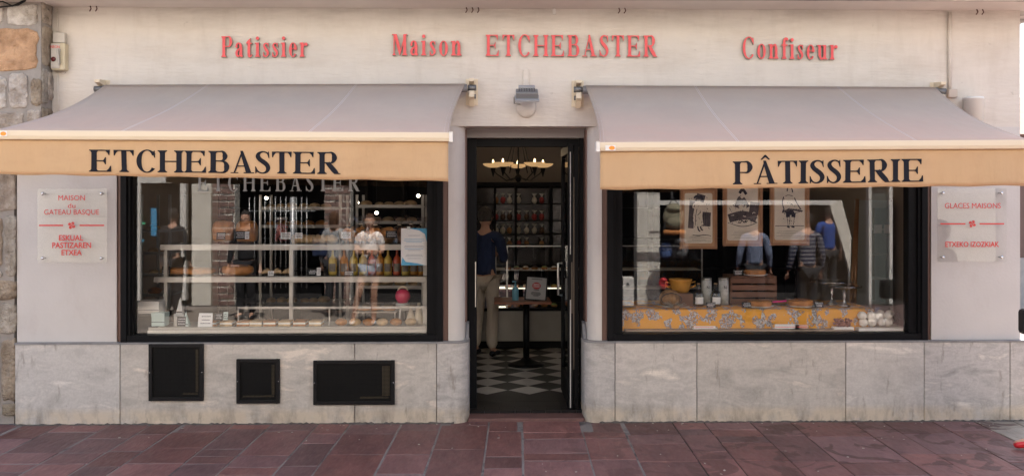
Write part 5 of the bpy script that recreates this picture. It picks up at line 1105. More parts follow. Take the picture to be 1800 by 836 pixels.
# white folding screen panels deeper behind the print window
for px0, px1, nm in ((1528, 1570, 'tall white framed glass cabinet deep behind the print window'),):
    Y = 1.7; a, b_ = X(px0, Y), X(px1, Y); t = thing('glass_cabinet', ((a + b_) / 2, Y, FZ), nm, 'cabinet'); k = MB(); zt_ = P(0, 352, Y).z
    k.box(a, a + .03, Y, Y + .4, FZ, zt_); k.box(b_ - .03, b_, Y, Y + .4, FZ, zt_); k.box(a + .03, b_ - .03, Y, Y + .4, zt_ - .08, zt_); k.box(a + .03, b_ - .03, Y, Y + .4, FZ, FZ + .5); k.build('case', mat('pale_grey_paint', (.45, .47, .46), .5), t, bevel=.003)
    MB().box(a + .03, b_ - .03, Y + .01, Y + .016, FZ + .5, zt_ - .08).build('door_glass', M['pane'], t)
    for j in range(5): zz = FZ + .75 + j * .26; MB().box(a + .032, b_ - .032, Y + .05, Y + .38, zz, zz + .01).build('shelf', M['white'], t)
    for q in (.05, .16): MB().box(a + q, a + q + .085, Y + .0055, Y + .0095, 1.55, 1.64).build('note', M['paper'], t)
# wooden easel legs and green exit light behind
tag(MB().tube([P(1500, 620, 1.2), P(1507, 350, 1.3)], .02, 8).tube([P(1490, 620, 1.2), P(1507, 350, 1.3)], .018, 8).build('wooden_easel', wf, origin=P(1497, 620, 1.2)), 'thin wooden easel standing behind the glass cake stands', 'easel')
# ================================================================== SALES ROOM
# counter with glass display top
ct = thing('serving_counter', (X(930, 3.7), 3.9, FZ), 'steel fronted serving counter with a glass display top facing the doorway', 'counter')
cY = 3.63; cx0, cx1 = -1.1, 2.6
MB().box(cx0, cx1, cY, cY + .75, FZ + .09, P(0, 548, cY).z).build('steel_front', mat('counter_steel', (.30, .28, .25), .38, metal=.7, var=.15, vscale=3), ct, bevel=.004)
MB().box(cx0 + .01, cx1 - .01, cY + .03, cY + .72, FZ, FZ + .09).build('toe_kick', M['darkpanel'], ct)
zc0 = P(0, 548, cY).z; zc1 = P(0, 434, cY).z
MB().box(cx0, cx1, cY - .02, cY + .76, zc0 + .001, zc0 + .035).build('counter_edge', M['black'], ct)
MB().box(cx0, cx1, cY, cY + .008, zc0 + .036, zc1).build('front_glass', M['pane'], ct)
MB().box(cx0, cx1, cY, cY + .5, zc1 + .001, zc1 + .009).build('top_glass', M['pane'], ct)
fr = MB()
for x in (cx0, -.0, X(890, cY), 1.3, cx1 - .02): fr.box(x, x + .018, cY - .012, cY - .001, zc0 + .036, zc1)
fr.box(cx0, cx1, cY - .014, cY - .002, zc1 + .001, zc1 + .014); fr.build('case_frame', M['steel'], ct)
for q in (.33, .62): MB().box(cx0 + .01, cx1 - .01, cY + .06, cY + .45, zc0 + (zc1 - zc0) * q, zc0 + (zc1 - zc0) * q + .010).build('shelf', M['white'], ct)
lamp_m = mat('counter_lamp', (.9, .9, .75), .5, emit=.5, emitc=(1, .95, .7))
MB().box(X(877, cY), X(889, cY), cY + .02, cY + .04, zc0 + .04, zc0 + .055).box(X(877, cY), X(888, cY), cY + .02, cY + .04, zc0 + .28, zc0 + .295).box(X(893, cY), X(990, cY), cY + .03, cY + .05, zc0 + .275, zc0 + .283).build('light_strip', lamp_m, ct)
rg_ = random.Random(5)
names = ['cream topped tart', 'raspberry tart', 'chocolate tart', 'golden tart', 'green glazed tart', 'lemon tart']
tm = [M['meringue'], mat('raspberry', (.45, .03, .06), .4), mat('chocolate', (.07, .03, .015), .4), M['crust'], mat('pistachio', (.30, .36, .12), .5), M['oil']]
places = ['behind the counter glass by the man in navy', 'behind the counter glass beside the man', 'on the counter shelf behind the sanitizer bottle', 'on the counter shelf behind the framed card', 'on the counter shelf above the table edge', 'on the counter shelf beside the door leaf']
for row, zz in enumerate((zc0 + .036, zc0 + (zc1 - zc0) * .33 + .010, zc0 + (zc1 - zc0) * .62 + .010)):
    for i, px in enumerate((893, 908, 924, 940, 957, 974)):
        x = X(px, cY + .15); k = (i * 2 + row) % 6; t = thing('small_tart', (x, cY + .15, zz), '%s %s, %s' % (names[k], places[i], ['bottom row', 'middle row', 'top row'][row]), 'pastry', 'tarts in the serving counter')
        MB().lathe([(0, 0), (.035, 0), (.045, .025), (.04, .025), (0, .02)], (x, cY + .15, zz), 14).build('shell', M['crust'], t); MB().ball((x, cY + .15, zz + .025), .036, .036, .02, 12, 6, jit=.04).build('filling', tm[k], t)
# dark shelf wall behind, with jars and bags
sY = 5.3; bw = thing('shelf_wall_unit', (X(905, sY), sY, FZ), 'black shelf unit against the back wall seen through the doorway', 'shelves'); a, b_ = X(826, sY), X(1000, sY); zt_ = P(0, 320, sY).z
k = MB(); k.box(a, b_, sY + .35, sY + .4, FZ, zt_); k.box(a, b_, sY, sY + .35, zt_ - .05, zt_)
for x in (a, X(868, sY), X(905, sY), X(968, sY), b_ - .03): k.box(x, x + .03, sY, sY + .35, FZ, zt_ - .05)
k.build('carcass', M['black'], bw)
MB().box(a + .03, b_ - .03, sY + .33, sY + .348, FZ + .9, zt_ - .08).build('mirror_back', mat('old_mirror', (.07, .065, .065), .2, metal=1), bw)
shz = [P(0, py, sY).z for py in (358, 388, 412, 436)]
for z in shz: MB().box(a + .031, b_ - .031, sY + .01, sY + .33, z - .012, z).build('shelf', M['blackmetal'], bw)
for j, z in enumerate(shz):
    for i, px in enumerate((872, 884, 896, 912, 926, 940, 953)):
        if rg_.random() < .12: continue
        x = X(px, sY); k = rg_.choice(((.33, .04, .04), (.55, .50, .42), (.32, .15, .05), (.10, .05, .03))); wh = ['top', 'second', 'third', 'lowest'][j]
        t = thing('sweets_bag', (x, sY + .12, z), ('%s ribboned sweets bag on the %s black shelf, number %s from the man' % (['crimson', 'cream', 'amber', 'dark'][[(.33, .04, .04), (.55, .50, .42), (.32, .15, .05), (.10, .05, .03)].index(k)], wh, ['one', 'two', 'three', 'four', 'five', 'six', 'seven'][i])), 'bag', 'sweets bags on the back shelves')
        MB().ball((x, sY + .12, z + .05), .038, .035, .05, 10, 7, jit=.1).build('body', mat('sweet_bag_%d' % int(k[0] * 100), k, .35), t)
        MB().lathe([(.01, 0), (.012, .02), (.04, .05)], (x, sY + .12, z + .095), 9).build('gathered_top', mat('white_crinkle', (.6, .58, .55), .4), t)
# small spotlights on a ceiling rail (the bright points seen above the shelves)
rail = thing('spotlight_rail', (X(905, 4.3), 4.3, 2.9), 'thin black ceiling rail carrying small lit spotlights over the counter', 'spotlights')
MB().box(-.9, 1.6, 4.28, 4.32, 2.86, 2.915).build('rail', M['black'], rail)
bulb = mat('spot_bulb', (1, .9, .75), .5, emit=12, emitc=(1, .82, .6))
for x in (-.6, 0, .6, 1.2):
    sp_ = MB().lathe([(.02, .08), (.035, .07), (.045, 0), (.04, 0)], (x, 4.3, 2.76), 14).build('spot_head', M['black'], rail); MB().lathe([(0, 0), (.036, 0)], (x, 4.3, 2.765), 14).build('bulb', bulb, sp_)
def lamp(x, y, z, e, rad=.05, c=(1, .82, .62)):
    d = bpy.data.lights.new('lamp', 'POINT'); d.energy = e; d.shadow_soft_size = rad; d.color = c; o = bpy.data.objects.new('bulb_light', d); col.objects.link(o); o.location = (x, y, z); return o
lamp(.3, 4.3, 2.70, 1.0)

# trolleys of trays behind the two ends of the bread rack
def trolley(px0, px1, Y, zs, label, seed):
    a, b_ = X(px0, Y), X(px1, Y); t = thing('tray_trolley', ((a + b_) / 2, Y, FZ), label, 'trolley', 'bakery trolleys behind the bread window'); rgt = random.Random(seed)
    for x in (a, b_ - .025):
        for y in (Y, Y + .45): MB().box(x, x + .025, y, y + .025, FZ, 1.95).build('upright', M['alu'], t)
    for z in zs:
        tr_ = MB().box(a + .026, b_ - .026, Y - .01, Y + .48, z, z + .012).box(a + .026, b_ - .026, Y - .012, Y - .008, z, z + .03).build('tray', M['alu'], t)
        m_ = MB(); x = a + .09
        while x < b_ - .09: r_ = rgt.uniform(.045, .065); m_.ball((x, Y + .10 + rgt.uniform(0, .06), z + .012 + r_ * .45), r_, r_ * 1.3, r_ * .55, 12, 8, jit=.03); x += r_ * 2.1
        m_.build('roll', M[rgt.choice(('crust', 'pale_bread'))], tr_)
trolley(246, 300, 1.25, (.95, 1.15, 1.36, 1.58), 'metal tray trolley with rolls at the dark end of the bread window', 2)
trolley(455, 600, 1.35, (.85, 1.08, 1.62, 1.80), 'wide metal tray trolley with rolls behind the middle of the rack', 3)
trolley(625, 745, 1.3, (.80, 1.02, 1.24, 1.66, 1.82), 'metal tray trolley with rolls behind the syrup bottles', 4)
bkx = X(676, .62); bq = thing('bread_basket', (bkx, .6, Z1), 'low straw basket of golden brioches behind the chalk card with brown frame', 'basket')
MB().lathe([(0, 0), (.10, 0), (.13, .06), (.125, .06), (.095, .01), (0, .01)], (bkx, .60, Z1 + .004), 24, sy=.7).build('basket_body', M['wicker'], bq); k = MB(); rgt = random.Random(9)
for i in range(9): k.ball((bkx + rgt.uniform(-.09, .09), .60 + rgt.uniform(-.05, .04), Z1 + .07 + rgt.uniform(0, .06)), .045, .035, .03, 12, 8, jit=.04)
k.build('brioches', bisc, bq)
# pendant lamps added as small bright points deep in the room
for i, (px, py, Y, nm) in enumerate(((468, 348, 4.2, 'tiny added pendant lamp deep in the bread room behind the wire fence reflection'), (628, 356, 4.4, 'tiny added pendant lamp above the twisted loaf end'), (662, 374, 4.0, 'tiny added pendant lamp between brioche bags'), (735, 344, 3.6, 'tiny added pendant lamp nearest the paper notice'.replace('nearest', 'above')), (1512, 348, 4.0, 'tiny added pendant lamp deep in the room past the prints'), (1490, 352, 4.6, 'tiny added pendant lamp just beyond the wooden easel'))):
    p = P(px, py, Y); t = thing('added_pendant_lamp', (p.x, p.y, 2.92), nm, 'lamp', 'added pendant lamps deep in the room'); MB().tube([(p.x, p.y, p.z + .05), (p.x, p.y, 2.92)], .003, 5).build('cord', M['ink'], t); MB().ball(p, .022, .022, .018, 10, 8).build('bulb', bulb, t); MB().lathe([(.012, .05), (.03, .02), (.028, .02), (.01, .048)], p, 12).build('lamp_shade', M['black'], t)
# chandelier
cy_ = 2.6; cxx = X(911, cy_); cz_ = P(0, 292, cy_).z
ch = thing('chandelier', (cxx, cy_, 2.9), 'black iron chandelier with five shallow alabaster bowls lit from inside', 'chandelier')
bowlm = mat('alabaster', (.60, .36, .15), .5, emit=.13, emitc=(.9, .55, .25), var=.2, vscale=20)
k = MB(); k.tube([(cxx, cy_, cz_ - .17), (cxx, cy_, 2.9)], .009, 8); k.lathe([(0, .02), (.03, 0), (.045, -.03), (.02, -.07), (0, -.09)], (cxx, cy_, cz_ - .10), 14)
for i in range(5):
    a = R(90 + 72 * i); u = Vector((math.cos(a), math.sin(a), 0)); c = Vector((cxx, cy_, cz_)); p = c + u * .30
    k.tube([c + Vector((0, 0, -.12)), c + u * .14 + Vector((0, 0, -.16)), c + u * .26 + Vector((0, 0, -.08)), p + Vector((0, 0, -.03))], .007, 7)
    k.tube([c + u * .02 + Vector((0, 0, .55)), c + u * .07 + Vector((0, 0, .25)), c + u * .17 + Vector((0, 0, -.08))], .006, 6)
    k.lathe([(.0, -.12), (.006, -.11), (.03, -.02), (.035, -.012), (0, -.01)], p, 12)
k.build('iron_arms', M['blackmetal'], ch)
for i in range(5):
    a = R(90 + 72 * i); p = Vector((cxx + .30 * math.cos(a), cy_ + .30 * math.sin(a), cz_))
    bo = MB().lathe([(0, -.012), (.05, -.008), (.095, .008), (.118, .03), (.118, .036), (.09, .018), (.04, .004), (0, .0)], p, 26).build('bowl', bowlm, ch)
    MB().lathe([(0, .03), (.006, .032), (.012, .05), (.006, .075), (0, .082)], p, 10).build('candle_bulb', mat('candle_bulb', (1, .8, .5), .5, emit=1.6, emitc=(1, .72, .38)), bo)
    l_ = lamp(0, 0, 0, .12, .02, (1, .72, .42)); l_.location = p + Vector((0, 0, .12))
# round table near the entrance
tY = 2.45; tX = X(925, tY); ttz = FZ + .735
tb = thing('bistro_table', (tX, tY, FZ), 'small wooden topped table on a black column and round foot in the entrance', 'table')
MB().box(tX - .36, tX + .27, tY - .26, tY + .26, ttz - .028, ttz).build('table_top', M['tablewood'], tb, bevel=.004)
MB().tube([(tX, tY, FZ + .05), (tX, tY, ttz - .03)], .036, 18).build('column', M['blackmetal'], tb)
MB().lathe([(0, .0), (.205, .0), (.208, .012), (.15, .03), (.07, .06), (.045, .085), (0, .09)], (tX, tY, FZ), 32).build('foot', M['blackmetal'], tb)
sz = thing('sanitizer_bottle', (X(906, 2.35), 2.35, ttz), 'small blue gel pump bottle standing on the wooden table', 'bottle'); x = X(906, 2.35)
MB().lathe([(0, .001), (.033, .002), (.036, .01), (.036, .12), (.03, .14), (.014, .15), (.014, .16), (0, .16)], (x, 2.35, ttz), 20, sy=.75).build('body', M['tealglass'], sz)
MB().lathe([(0, .16), (.016, .16), (.016, .18), (.006, .182), (.006, .205), (0, .205)], (x, 2.35, ttz), 12).box(x - .035, x + .01, 2.343, 2.357, ttz + .203, ttz + .214).build('pump', mat('pump_blue', (.14, .38, .50), .4), sz)
fc = thing('framed_card', (X(941, 2.3), 2.3, ttz), 'black framed card with a red round emblem leaning back on the wooden table', 'sign'); fc.rotation_euler = (R(-9), R(4), R(-6)); fc.location.z = ttz + .002
w2, h2 = .245, .27
k = MB(); k.box(-w2 / 2, -w2 / 2 + .014, 0, .016, 0, h2).box(w2 / 2 - .014, w2 / 2, 0, .016, 0, h2).box(-w2 / 2 + .014, w2 / 2 - .014, 0, .016, 0, .014).box(-w2 / 2 + .014, w2 / 2 - .014, 0, .016, h2 - .014, h2); k.build('frame', M['black'], fc, local=True)
MB().box(-w2 / 2 + .014, w2 / 2 - .014, .006, .012, .014, h2 - .014).build('card', mat('dull_paper', (.42, .41, .40), .8), fc, local=True)
k = MB(); k.slabxz([(.048 * math.cos(R(a)), .165 + .038 * math.sin(R(a))) for a in range(0, 360, 12)], .0048, .006); k.build('emblem', mat('emblem_red', (.42, .06, .06), .7), fc, local=True)
k = MB()
for z in (.152, .166, .179): k.box(-.034, .034, .0038, .0046, z, z + .005)
k.build('emblem_bands', M['paper'], fc, local=True)
k = MB()
for z, q in ((.235, .06), (.118, .03), (.088, .05), (.076, .055), (.064, .05), (.052, .03)): k.box(-q, q, .0048, .006, z, z + .006)
k.build('text_line', M['ink'], fc, local=True)
# tall dark cupboards that fill the back of both window bays, with a few pale goods
for nm, x0, x1, Y in (('dark tall cupboard with open shelves at the back of the bread room', X(300, 3), X(760, 3), 4.8), ('dark tall cupboard with open shelves at the back of the print room', X(1120, 3), X(1560, 3), 4.8)):
    t = thing('tall_cupboard', ((x0 + x1) / 2, Y, FZ), nm, 'cupboard', 'cupboards along the back wall'); k = MB(); k.box(x0, x1, Y + .4, Y + .45, FZ, 2.3)
    for i in range(7): x = x0 + (x1 - x0 - .04) * i / 6; k.box(x, x + .04, Y, Y + .4, FZ, 2.3)
    k.build('carcass', M['darkpanel'], t)
    for i in range(5): z = .5 + i * .42; MB().box(x0 + .01, x1 - .01, Y + .01, Y + .399, z, z + .025).build('shelf', M['darkpanel'], t)
lamp(X(520, 2.5), 2.4, 2.75, .8, .06); lamp(X(1400, 2.5), 2.4, 2.75, .8, .06)
for px, nm in ((520, 'small black ceiling spotlight with lit bulb above the bread rack'), (1400, 'small black ceiling spotlight with lit bulb above the print display')):
    x = X(px, 2.5); t = thing('ceiling_spotlight', (x, 2.4, 2.92), nm, 'spotlight'); MB().lathe([(.03, .11), (.05, .10), (.055, 0), (.05, 0)], (x, 2.4, 2.80), 16).build('spot_head', M['black'], t); MB().lathe([(0, 0), (.045, 0)], (x, 2.4, 2.805), 16).build('bulb', bulb, t)

# ================================================================== PEOPLE
def skin(name, joints, edges, m, parent, root=0, sub=1, smooth=True):
    me = bpy.data.meshes.new(name); me.from_pydata([j[0] for j in joints], edges, []); me.materials.append(m)
    o = bpy.data.objects.new(name, me); col.objects.link(o); o.parent = parent
    md = o.modifiers.new('skin', 'SKIN'); md.use_smooth_shade = True; md.branch_smoothing = .4
    for i, j in enumerate(joints):
        s = me.skin_vertices[0].data[i]; r_ = j[1]; s.radius = r_ if isinstance(r_, tuple) else (r_, r_); s.use_root = (i == root)
    sb_ = o.modifiers.new('sub', 'SUBSURF'); sb_.levels = sub; sb_.render_levels = sub
    return o
def person(loc, rz, label, h=1.72, hairm='hair', top='greycloth', bottom='denim', sleeve='long', leg='long', shoes='darkcloth', hairlen='short', arms=None, legs=None, lean=0, female=False, group='people in the street', collar=0):
    t = thing('person', loc, label, 'person', group, rz); k = h / 1.75; V = lambda x, y, z: (x * k, (y - lean * max(0, z - .95)) * k, z * k)
    sw = .155 if female else .175; hw = .085
    A = arms or {}; Lg = legs or {}
    HD = {}
    J = {'pel': (V(0, 0, .96), (.145, .105)), 'sp': (V(0, .005, 1.12), (.125, .095)), 'ch': (V(0, 0, 1.32), (.150, .105)), 'nk0': (V(0, .01, 1.46), (.075, .07)), 'nk': (V(0, .005, 1.52), (.052, .052)), 'h0': (V(0, -.012, 1.585), (.066, .078)), 'h1': (V(0, -.01, 1.66), (.078, .096)), 'h2': (V(0, 0, 1.725), (.055, .070)), 'ns': (V(0, -.112, 1.625), (.010, .012))}
    E = [('pel', 'sp'), ('sp', 'ch'), ('ch', 'nk0'), ('nk0', 'nk'), ('nk', 'h0'), ('h0', 'h1'), ('h1', 'h2')]
    for s, q in ((-1, 'l'), (1, 'r')):
        el = A.get('el' + q, (s * (sw + .07), .02, 1.14)); wr = A.get('wr' + q, (s * (sw + .09), -.06, .90))
        kn = Lg.get('kn' + q, (s * .09, -.02, .52)); an = Lg.get('an' + q, (s * .095, .02, .09)); toe = Lg.get('to' + q, (an[0] + s * .02, an[1] - .16, an[2] - .055))
        J['sh' + q] = (V(s * sw, .0, 1.42), (.062, .062)); J['el' + q] = (V(*el), (.040, .040)); J['wr' + q] = (V(*wr), (.026, .022))
        d = (Vector(wr) - Vector(el)).normalized(); pm = Vector(wr) + d * .06; J['pm' + q] = (V(*pm), (.036, .018))
        E += [('nk0', 'sh' + q), ('sh' + q, 'el' + q), ('el' + q, 'wr' + q), ('wr' + q, 'pm' + q)]
        side = d.cross(Vector((0, -1, 0.2))).normalized()
        for i, (o_, ln) in enumerate(((-.030, .060), (-.010, .072), (.010, .068), (.030, .052))):
            p1 = pm + side * o_ + d * .035; p2 = p1 + d * ln * .8 + Vector((0, -.012, 0)); J['f%d%s' % (i, q)] = (V(*p1), .0095); J['g%d%s' % (i, q)] = (V(*p2), .0075); E += [('pm' + q, 'f%d%s' % (i, q)), ('f%d%s' % (i, q), 'g%d%s' % (i, q))]
        J['hp' + q] = (V(s * hw, 0, .90), (.090, .095)); J['kn' + q] = (V(*kn), (.056, .058)); J['cf' + q] = (V((kn[0] + an[0]) / 2, (kn[1] + an[1]) / 2 + .025, (kn[2] + an[2]) / 2 + .05), (.052, .056)); J['an' + q] = (V(*an), (.036, .040)); J['to' + q] = (V(*toe), (.034, .022))
        E += [('pel', 'hp' + q), ('hp' + q, 'kn' + q), ('kn' + q, 'cf' + q), ('cf' + q, 'an' + q), ('an' + q, 'to' + q)]
    def sub(keys, grow, mname, name, root, extra=None, sb=1):
        ks = [q for q in J if q in keys]; idx = {q: i for i, q in enumerate(ks)}; jj = []
        for q in ks:
            p, r_ = J[q]; r_ = r_ if isinstance(r_, tuple) else (r_, r_); g_ = grow.get(q, grow['*']) if isinstance(grow, dict) else grow; jj.append((p, tuple(a + g_ for a in r_)))
        return skin(name, jj, [(idx[a], idx[b]) for a, b in E if a in idx and b in idx], M[mname], t, idx[root], sb)
    bo_ = sub([q for q in J if q not in ('ns', 'h1', 'h2')], 0, 'skin', 'body', 'pel')
    dg_ = bpy.context.evaluated_depsgraph_get(); dg_.update(); me2 = bpy.data.meshes.new_from_object(bo_.evaluated_get(dg_), depsgraph=dg_)
    mbh = MB(); mbh.v = [tuple(v.co) for v in me2.vertices]; mbh.f = [list(p.vertices) for p in me2.polygons]; mbh.mi = [0] * len(mbh.f); mbh.sm = [True] * len(mbh.f)
    hc = V(0, -.010, 1.655); mbh.ball(hc, .078 * k, .098 * k, .112 * k, 24, 16); mbh.ball(V(0, -.062, 1.60), .050 * k, .040 * k, .052 * k, 16, 10)
    mbh.ball(V(0, -.108, 1.637), .013 * k, .018 * k, .026 * k, 10, 8); mbh.smooth = True
    for s_ in (-1, 1): mbh.ball(V(s_ * .078, .0, 1.645), .012 * k, .020 * k, .030 * k, 10, 8)
    bpy.data.objects.remove(bo_); bo_ = mbh.build('body', M['skin'], t, local=True, weld=False); rm = bo_.modifiers.new('merge', 'REMESH'); rm.mode = 'VOXEL'; rm.voxel_size = .011; rm.use_smooth_shade = True
    tk = ['pel', 'sp', 'ch', 'nk0', 'shl', 'shr'] + (['ell', 'elr', 'wrl', 'wrr'] if sleeve == 'long' else [])
    if sleeve == 'short':
        for q in 'lr': a, b = Vector(J['sh' + q][0]), Vector(J['el' + q][0]); J['ms' + q] = (tuple(a.lerp(b, .65)), (.048, .048)); E.append(('sh' + q, 'ms' + q)); tk.append('ms' + q)
    sub(tk, {'*': .016, 'nk0': -.0 if not collar else .012, 'pel': .022}, top, 'shirt', 'sp')
    bk_ = ['pel', 'hpl', 'hpr']
    if leg == 'long': bk_ += ['knl', 'knr', 'cfl', 'cfr', 'anl', 'anr']
    else:
        for q in 'lr': a, b = Vector(J['hp' + q][0]), Vector(J['kn' + q][0]); J['mt' + q] = (tuple(a.lerp(b, .35 if leg == 'short' else .85)), (.078, .082)); E.append(('hp' + q, 'mt' + q)); bk_.append('mt' + q)
    sub(bk_, {'*': .016, 'anl': .034, 'anr': .034, 'cfl': .022, 'cfr': .022, 'pel': .008}, bottom, 'trousers' if leg == 'long' else 'shorts', 'pel')
    for q in 'lr':
        p = Vector(J['an' + q][0]); tt = Vector(J['to' + q][0]); skin('shoe', [((p.x, p.y + .035, tt.z), (.040, .035)), (tuple(p.lerp(tt, .4) + Vector((0, 0, -.015))), (.044, .038)), ((tt.x, tt.y, tt.z), (.042, .030))], [(0, 1), (1, 2)], M[shoes], t)
    hm_ = MB(); hm_.smooth = True; vs, fs, SG, RG = [], [], 26, 18; rgh = random.Random(int(abs(loc[0]) * 100))
    for a_ in range(RG + 1):
        th_ = math.pi * a_ / RG
        for b_ in range(SG):
            ph_ = 2 * math.pi * b_ / SG; q = Vector((math.sin(th_) * math.cos(ph_) * .090, math.sin(th_) * math.sin(ph_) * .106, math.cos(th_) * .116)); q *= 1 + rgh.uniform(-.025, .025)
            if q.y < -.02 and q.z < .045: q.y = -.02 + (q.y + .02) * .15; q.x *= .96      # hair line above the face
            if q.y > -.02 and q.z < -.03 and hairlen == 'long': q.z = -.03 + (q.z + .03) * 3.2; q.y = q.y * .55 + .035; q.x *= 1 + rgh.uniform(-.12, .06)
            if q.z < -.05 and hairlen != 'long': q.z = -.05 + (q.z + .05) * .35; q.y += .01
            vs.append(Vector(V(0, -.002, 1.668)) + q * k)
    for a_ in range(RG):
        for b_ in range(SG): fs.append((a_ * SG + b_, a_ * SG + (b_ + 1) % SG, (a_ + 1) * SG + (b_ + 1) % SG, (a_ + 1) * SG + b_))
    hm_.add(vs, fs).build('hair', M[hairm], t, local=True)
    fm = MB(); c = Vector(V(0, -.100, 1.655))
    for s in (-1, 1): fm.ball(c + Vector((s * .030 * k, .004, 0)), .0085 * k, seg=8, rings=6)
    fm.build('eyes', M['ink'], t, local=True); MB().ball(V(0, -.101, 1.588), .022 * k, .006 * k, .007 * k, 10, 6).build('lips', mat('lips', (.40, .14, .12), .5), t, local=True)
    return t
# the customer inside, back to the street, half behind the door frame
person((X(853, 3.05), 3.05, FZ), R(158), 'man in navy jumper and khaki trousers standing at the counter with his back turned', 1.74, 'greyhair', 'navy', 'khaki', shoes='darkcloth', group=None,
       arms={'ell': (-.22, -.06, 1.15), 'elr': (.22, -.06, 1.15), 'wrl': (-.10, -.27, 1.16), 'wrr': (.08, -.27, 1.18)}, legs={'knl': (-.09, -.02, .52), 'anl': (-.10, .03, .09), 'knr': (.12, -.08, .52), 'anr': (.14, -.02, .09)})
# passer-by cut by the picture's edge, walking past the building corner
pb = P(1889, 700, -1.1)
person((pb.x, -1.1, 0), R(-98), 'passer-by in black with red shoes walking in past the building corner', 1.68, 'hair', 'darkcloth', 'darkcloth', shoes='redleather', group=None, legs={'knl': (-.08, -.22, .52), 'anl': (-.08, -.24, .09), 'tol': (-.09, -.42, .035), 'knr': (.08, .10, .50), 'anr': (.08, .36, .14), 'tor': (.09, .24, .035)},
       arms={'ell': (-.24, -.06, 1.13), 'wrl': (-.22, -.16, .98)})
hb = thing('black_handbag', (P(1808, 600, -1.0).x, -1.0, .9), 'black leather handbag held by the passer-by at the building corner', 'bag')
bp_ = P(1802, 562, -1.15)
MB().box(bp_.x - .06, bp_.x + .16, -1.25, -1.14, bp_.z - .10, bp_.z + .09).build('body', mat('black_leather', (.015, .015, .017), .4), hb, bevel=.03)
MB().tube([(bp_.x + .0, -1.2, bp_.z + .08), (bp_.x + .04, -1.2, bp_.z + .22), (bp_.x + .10, -1.2, bp_.z + .08)], .006, 6).build('strap', mat('black_leather', (.015, .015, .017), .4), hb)
MB().tube([(bp_.x - .02, -1.2, bp_.z - .06), (bp_.x + .03, -1.2, bp_.z - .20), (bp_.x + .10, -1.2, bp_.z - .34)], .005, 6).build('dangling_strap', mat('black_leather', (.015, .015, .017), .4), hb)

def VX(px, Y): return X(px, .116 - Y)          # where a thing seen mirrored in the glass really stands
stripe = mat('breton_stripe', (.03, .035, .06), .9); n = stripe.node_tree.nodes; l = stripe.node_tree.links
wv = n.new('ShaderNodeTexWave'); wv.bands_direction = 'Z'; wv.inputs['Scale'].default_value = 5.5; tc = n.new('ShaderNodeTexCoord'); cr = n.new('ShaderNodeValToRGB'); cr.color_ramp.elements[0].position = .72; cr.color_ramp.elements[0].color = (.03, .035, .07, 1); cr.color_ramp.elements[1].position = .78; cr.color_ramp.elements[1].color = (.24, .24, .26, 1)
l.new(tc.outputs['Object'], wv.inputs[0]); l.new(wv.outputs[0], cr.inputs[0]); l.new(cr.outputs[0], n['Principled BSDF'].inputs['Base Color']); M['stripe'] = stripe

crossed = {'ell': (-.22, -.06, 1.16), 'elr': (.22, -.06, 1.16), 'wrl': (.04, -.20, 1.20), 'wrr': (-.04, -.22, 1.16)}
person((VX(650, -6.15), -6.15, 0), R(180), 'auburn haired woman in a knotted white top and denim shorts with folded arms', 1.66, 'ginger', 'whitecloth', 'denim', 'short', 'short', 'whitecloth', 'long', arms=crossed, female=True, legs={'knl': (-.07, -.03, .52), 'anl': (-.06, .02, .09), 'knr': (.16, -.08, .53), 'anr': (.26, -.02, .09)})
person((VX(588, -7.1), -7.1, 0), R(10), 'long haired person in a grey sweatshirt seen from behind with a navy shoulder bag', 1.68, 'ginger', 'greycloth', 'darkcloth', hairlen='long', female=True)
sbg = thing('shoulder_bag', (VX(566, -7.2), -7.15, .95), 'navy shoulder bag hanging beside the grey sweatshirt', 'bag'); x = VX(566, -7.2)
MB().box(x - .14, x + .14, -7.2, -7.08, .98, 1.26).build('body', M['navy'], sbg, bevel=.03); MB().tube([(x - .10, -7.14, 1.25), (x + .05, -7.16, 1.45), (x + .12, -7.14, 1.25)], .009, 6).build('strap', M['navy'], sbg)
def rucksack(px, Y, zc_, m_, label, sc_=1, roll=False):
    x = VX(px, Y); t = thing('rucksack', (x, Y, zc_), label, 'rucksack', 'rucksacks hung up for sale across the street'); k = MB(); k.ball((x, Y, zc_), .19 * sc_, .13 * sc_, .25 * sc_, 18, 12, jit=.03); k.ball((x, Y + .11 * sc_, zc_ - .09 * sc_), .14 * sc_, .07 * sc_, .12 * sc_, 14, 10); k.ball((x, Y + .05 * sc_, zc_ + .16 * sc_), .15 * sc_, .12 * sc_, .09 * sc_, 14, 8); k.build('sack', m_, t)
    MB().tube([(x - .10 * sc_, Y + .02, zc_ + .2 * sc_), (x, Y - .03, zc_ + .36 * sc_), (x + .10 * sc_, Y + .02, zc_ + .2 * sc_)], .011, 6).tube([(x - .17 * sc_, Y + .06, zc_ - .1), (x - .20 * sc_, Y + .10, zc_ - .30 * sc_), (x - .14 * sc_, Y + .12, zc_ - .36 * sc_)], .009, 6).build('strap', M['darkcloth'], t)
    MB().tube([(x - .12 * sc_, Y + .15 * sc_, zc_ + .06 * sc_), (x, Y + .165 * sc_, zc_ + .02 * sc_), (x + .12 * sc_, Y + .15 * sc_, zc_ + .06 * sc_)], .006, 5).build('zip', M['steel'], t)
    if roll: MB().tube([(x - .20 * sc_, Y + .08, zc_ - .27 * sc_), (x + .20 * sc_, Y + .08, zc_ - .27 * sc_)], .045, 12).build('mat_roll', mat('orange_mat', (.55, .22, .07), .8), t)
rucksack(1184, -7.9, 1.60, M['olive'], 'large olive and grey rucksack with an orange mat roll, hung highest', .95, True)
rucksack(1170, -8.0, 1.02, mat('navy_canvas', (.05, .09, .22), .8, bump=.8, bscale=12, bdist=.04), 'navy rucksack hung below the large olive one', .6)
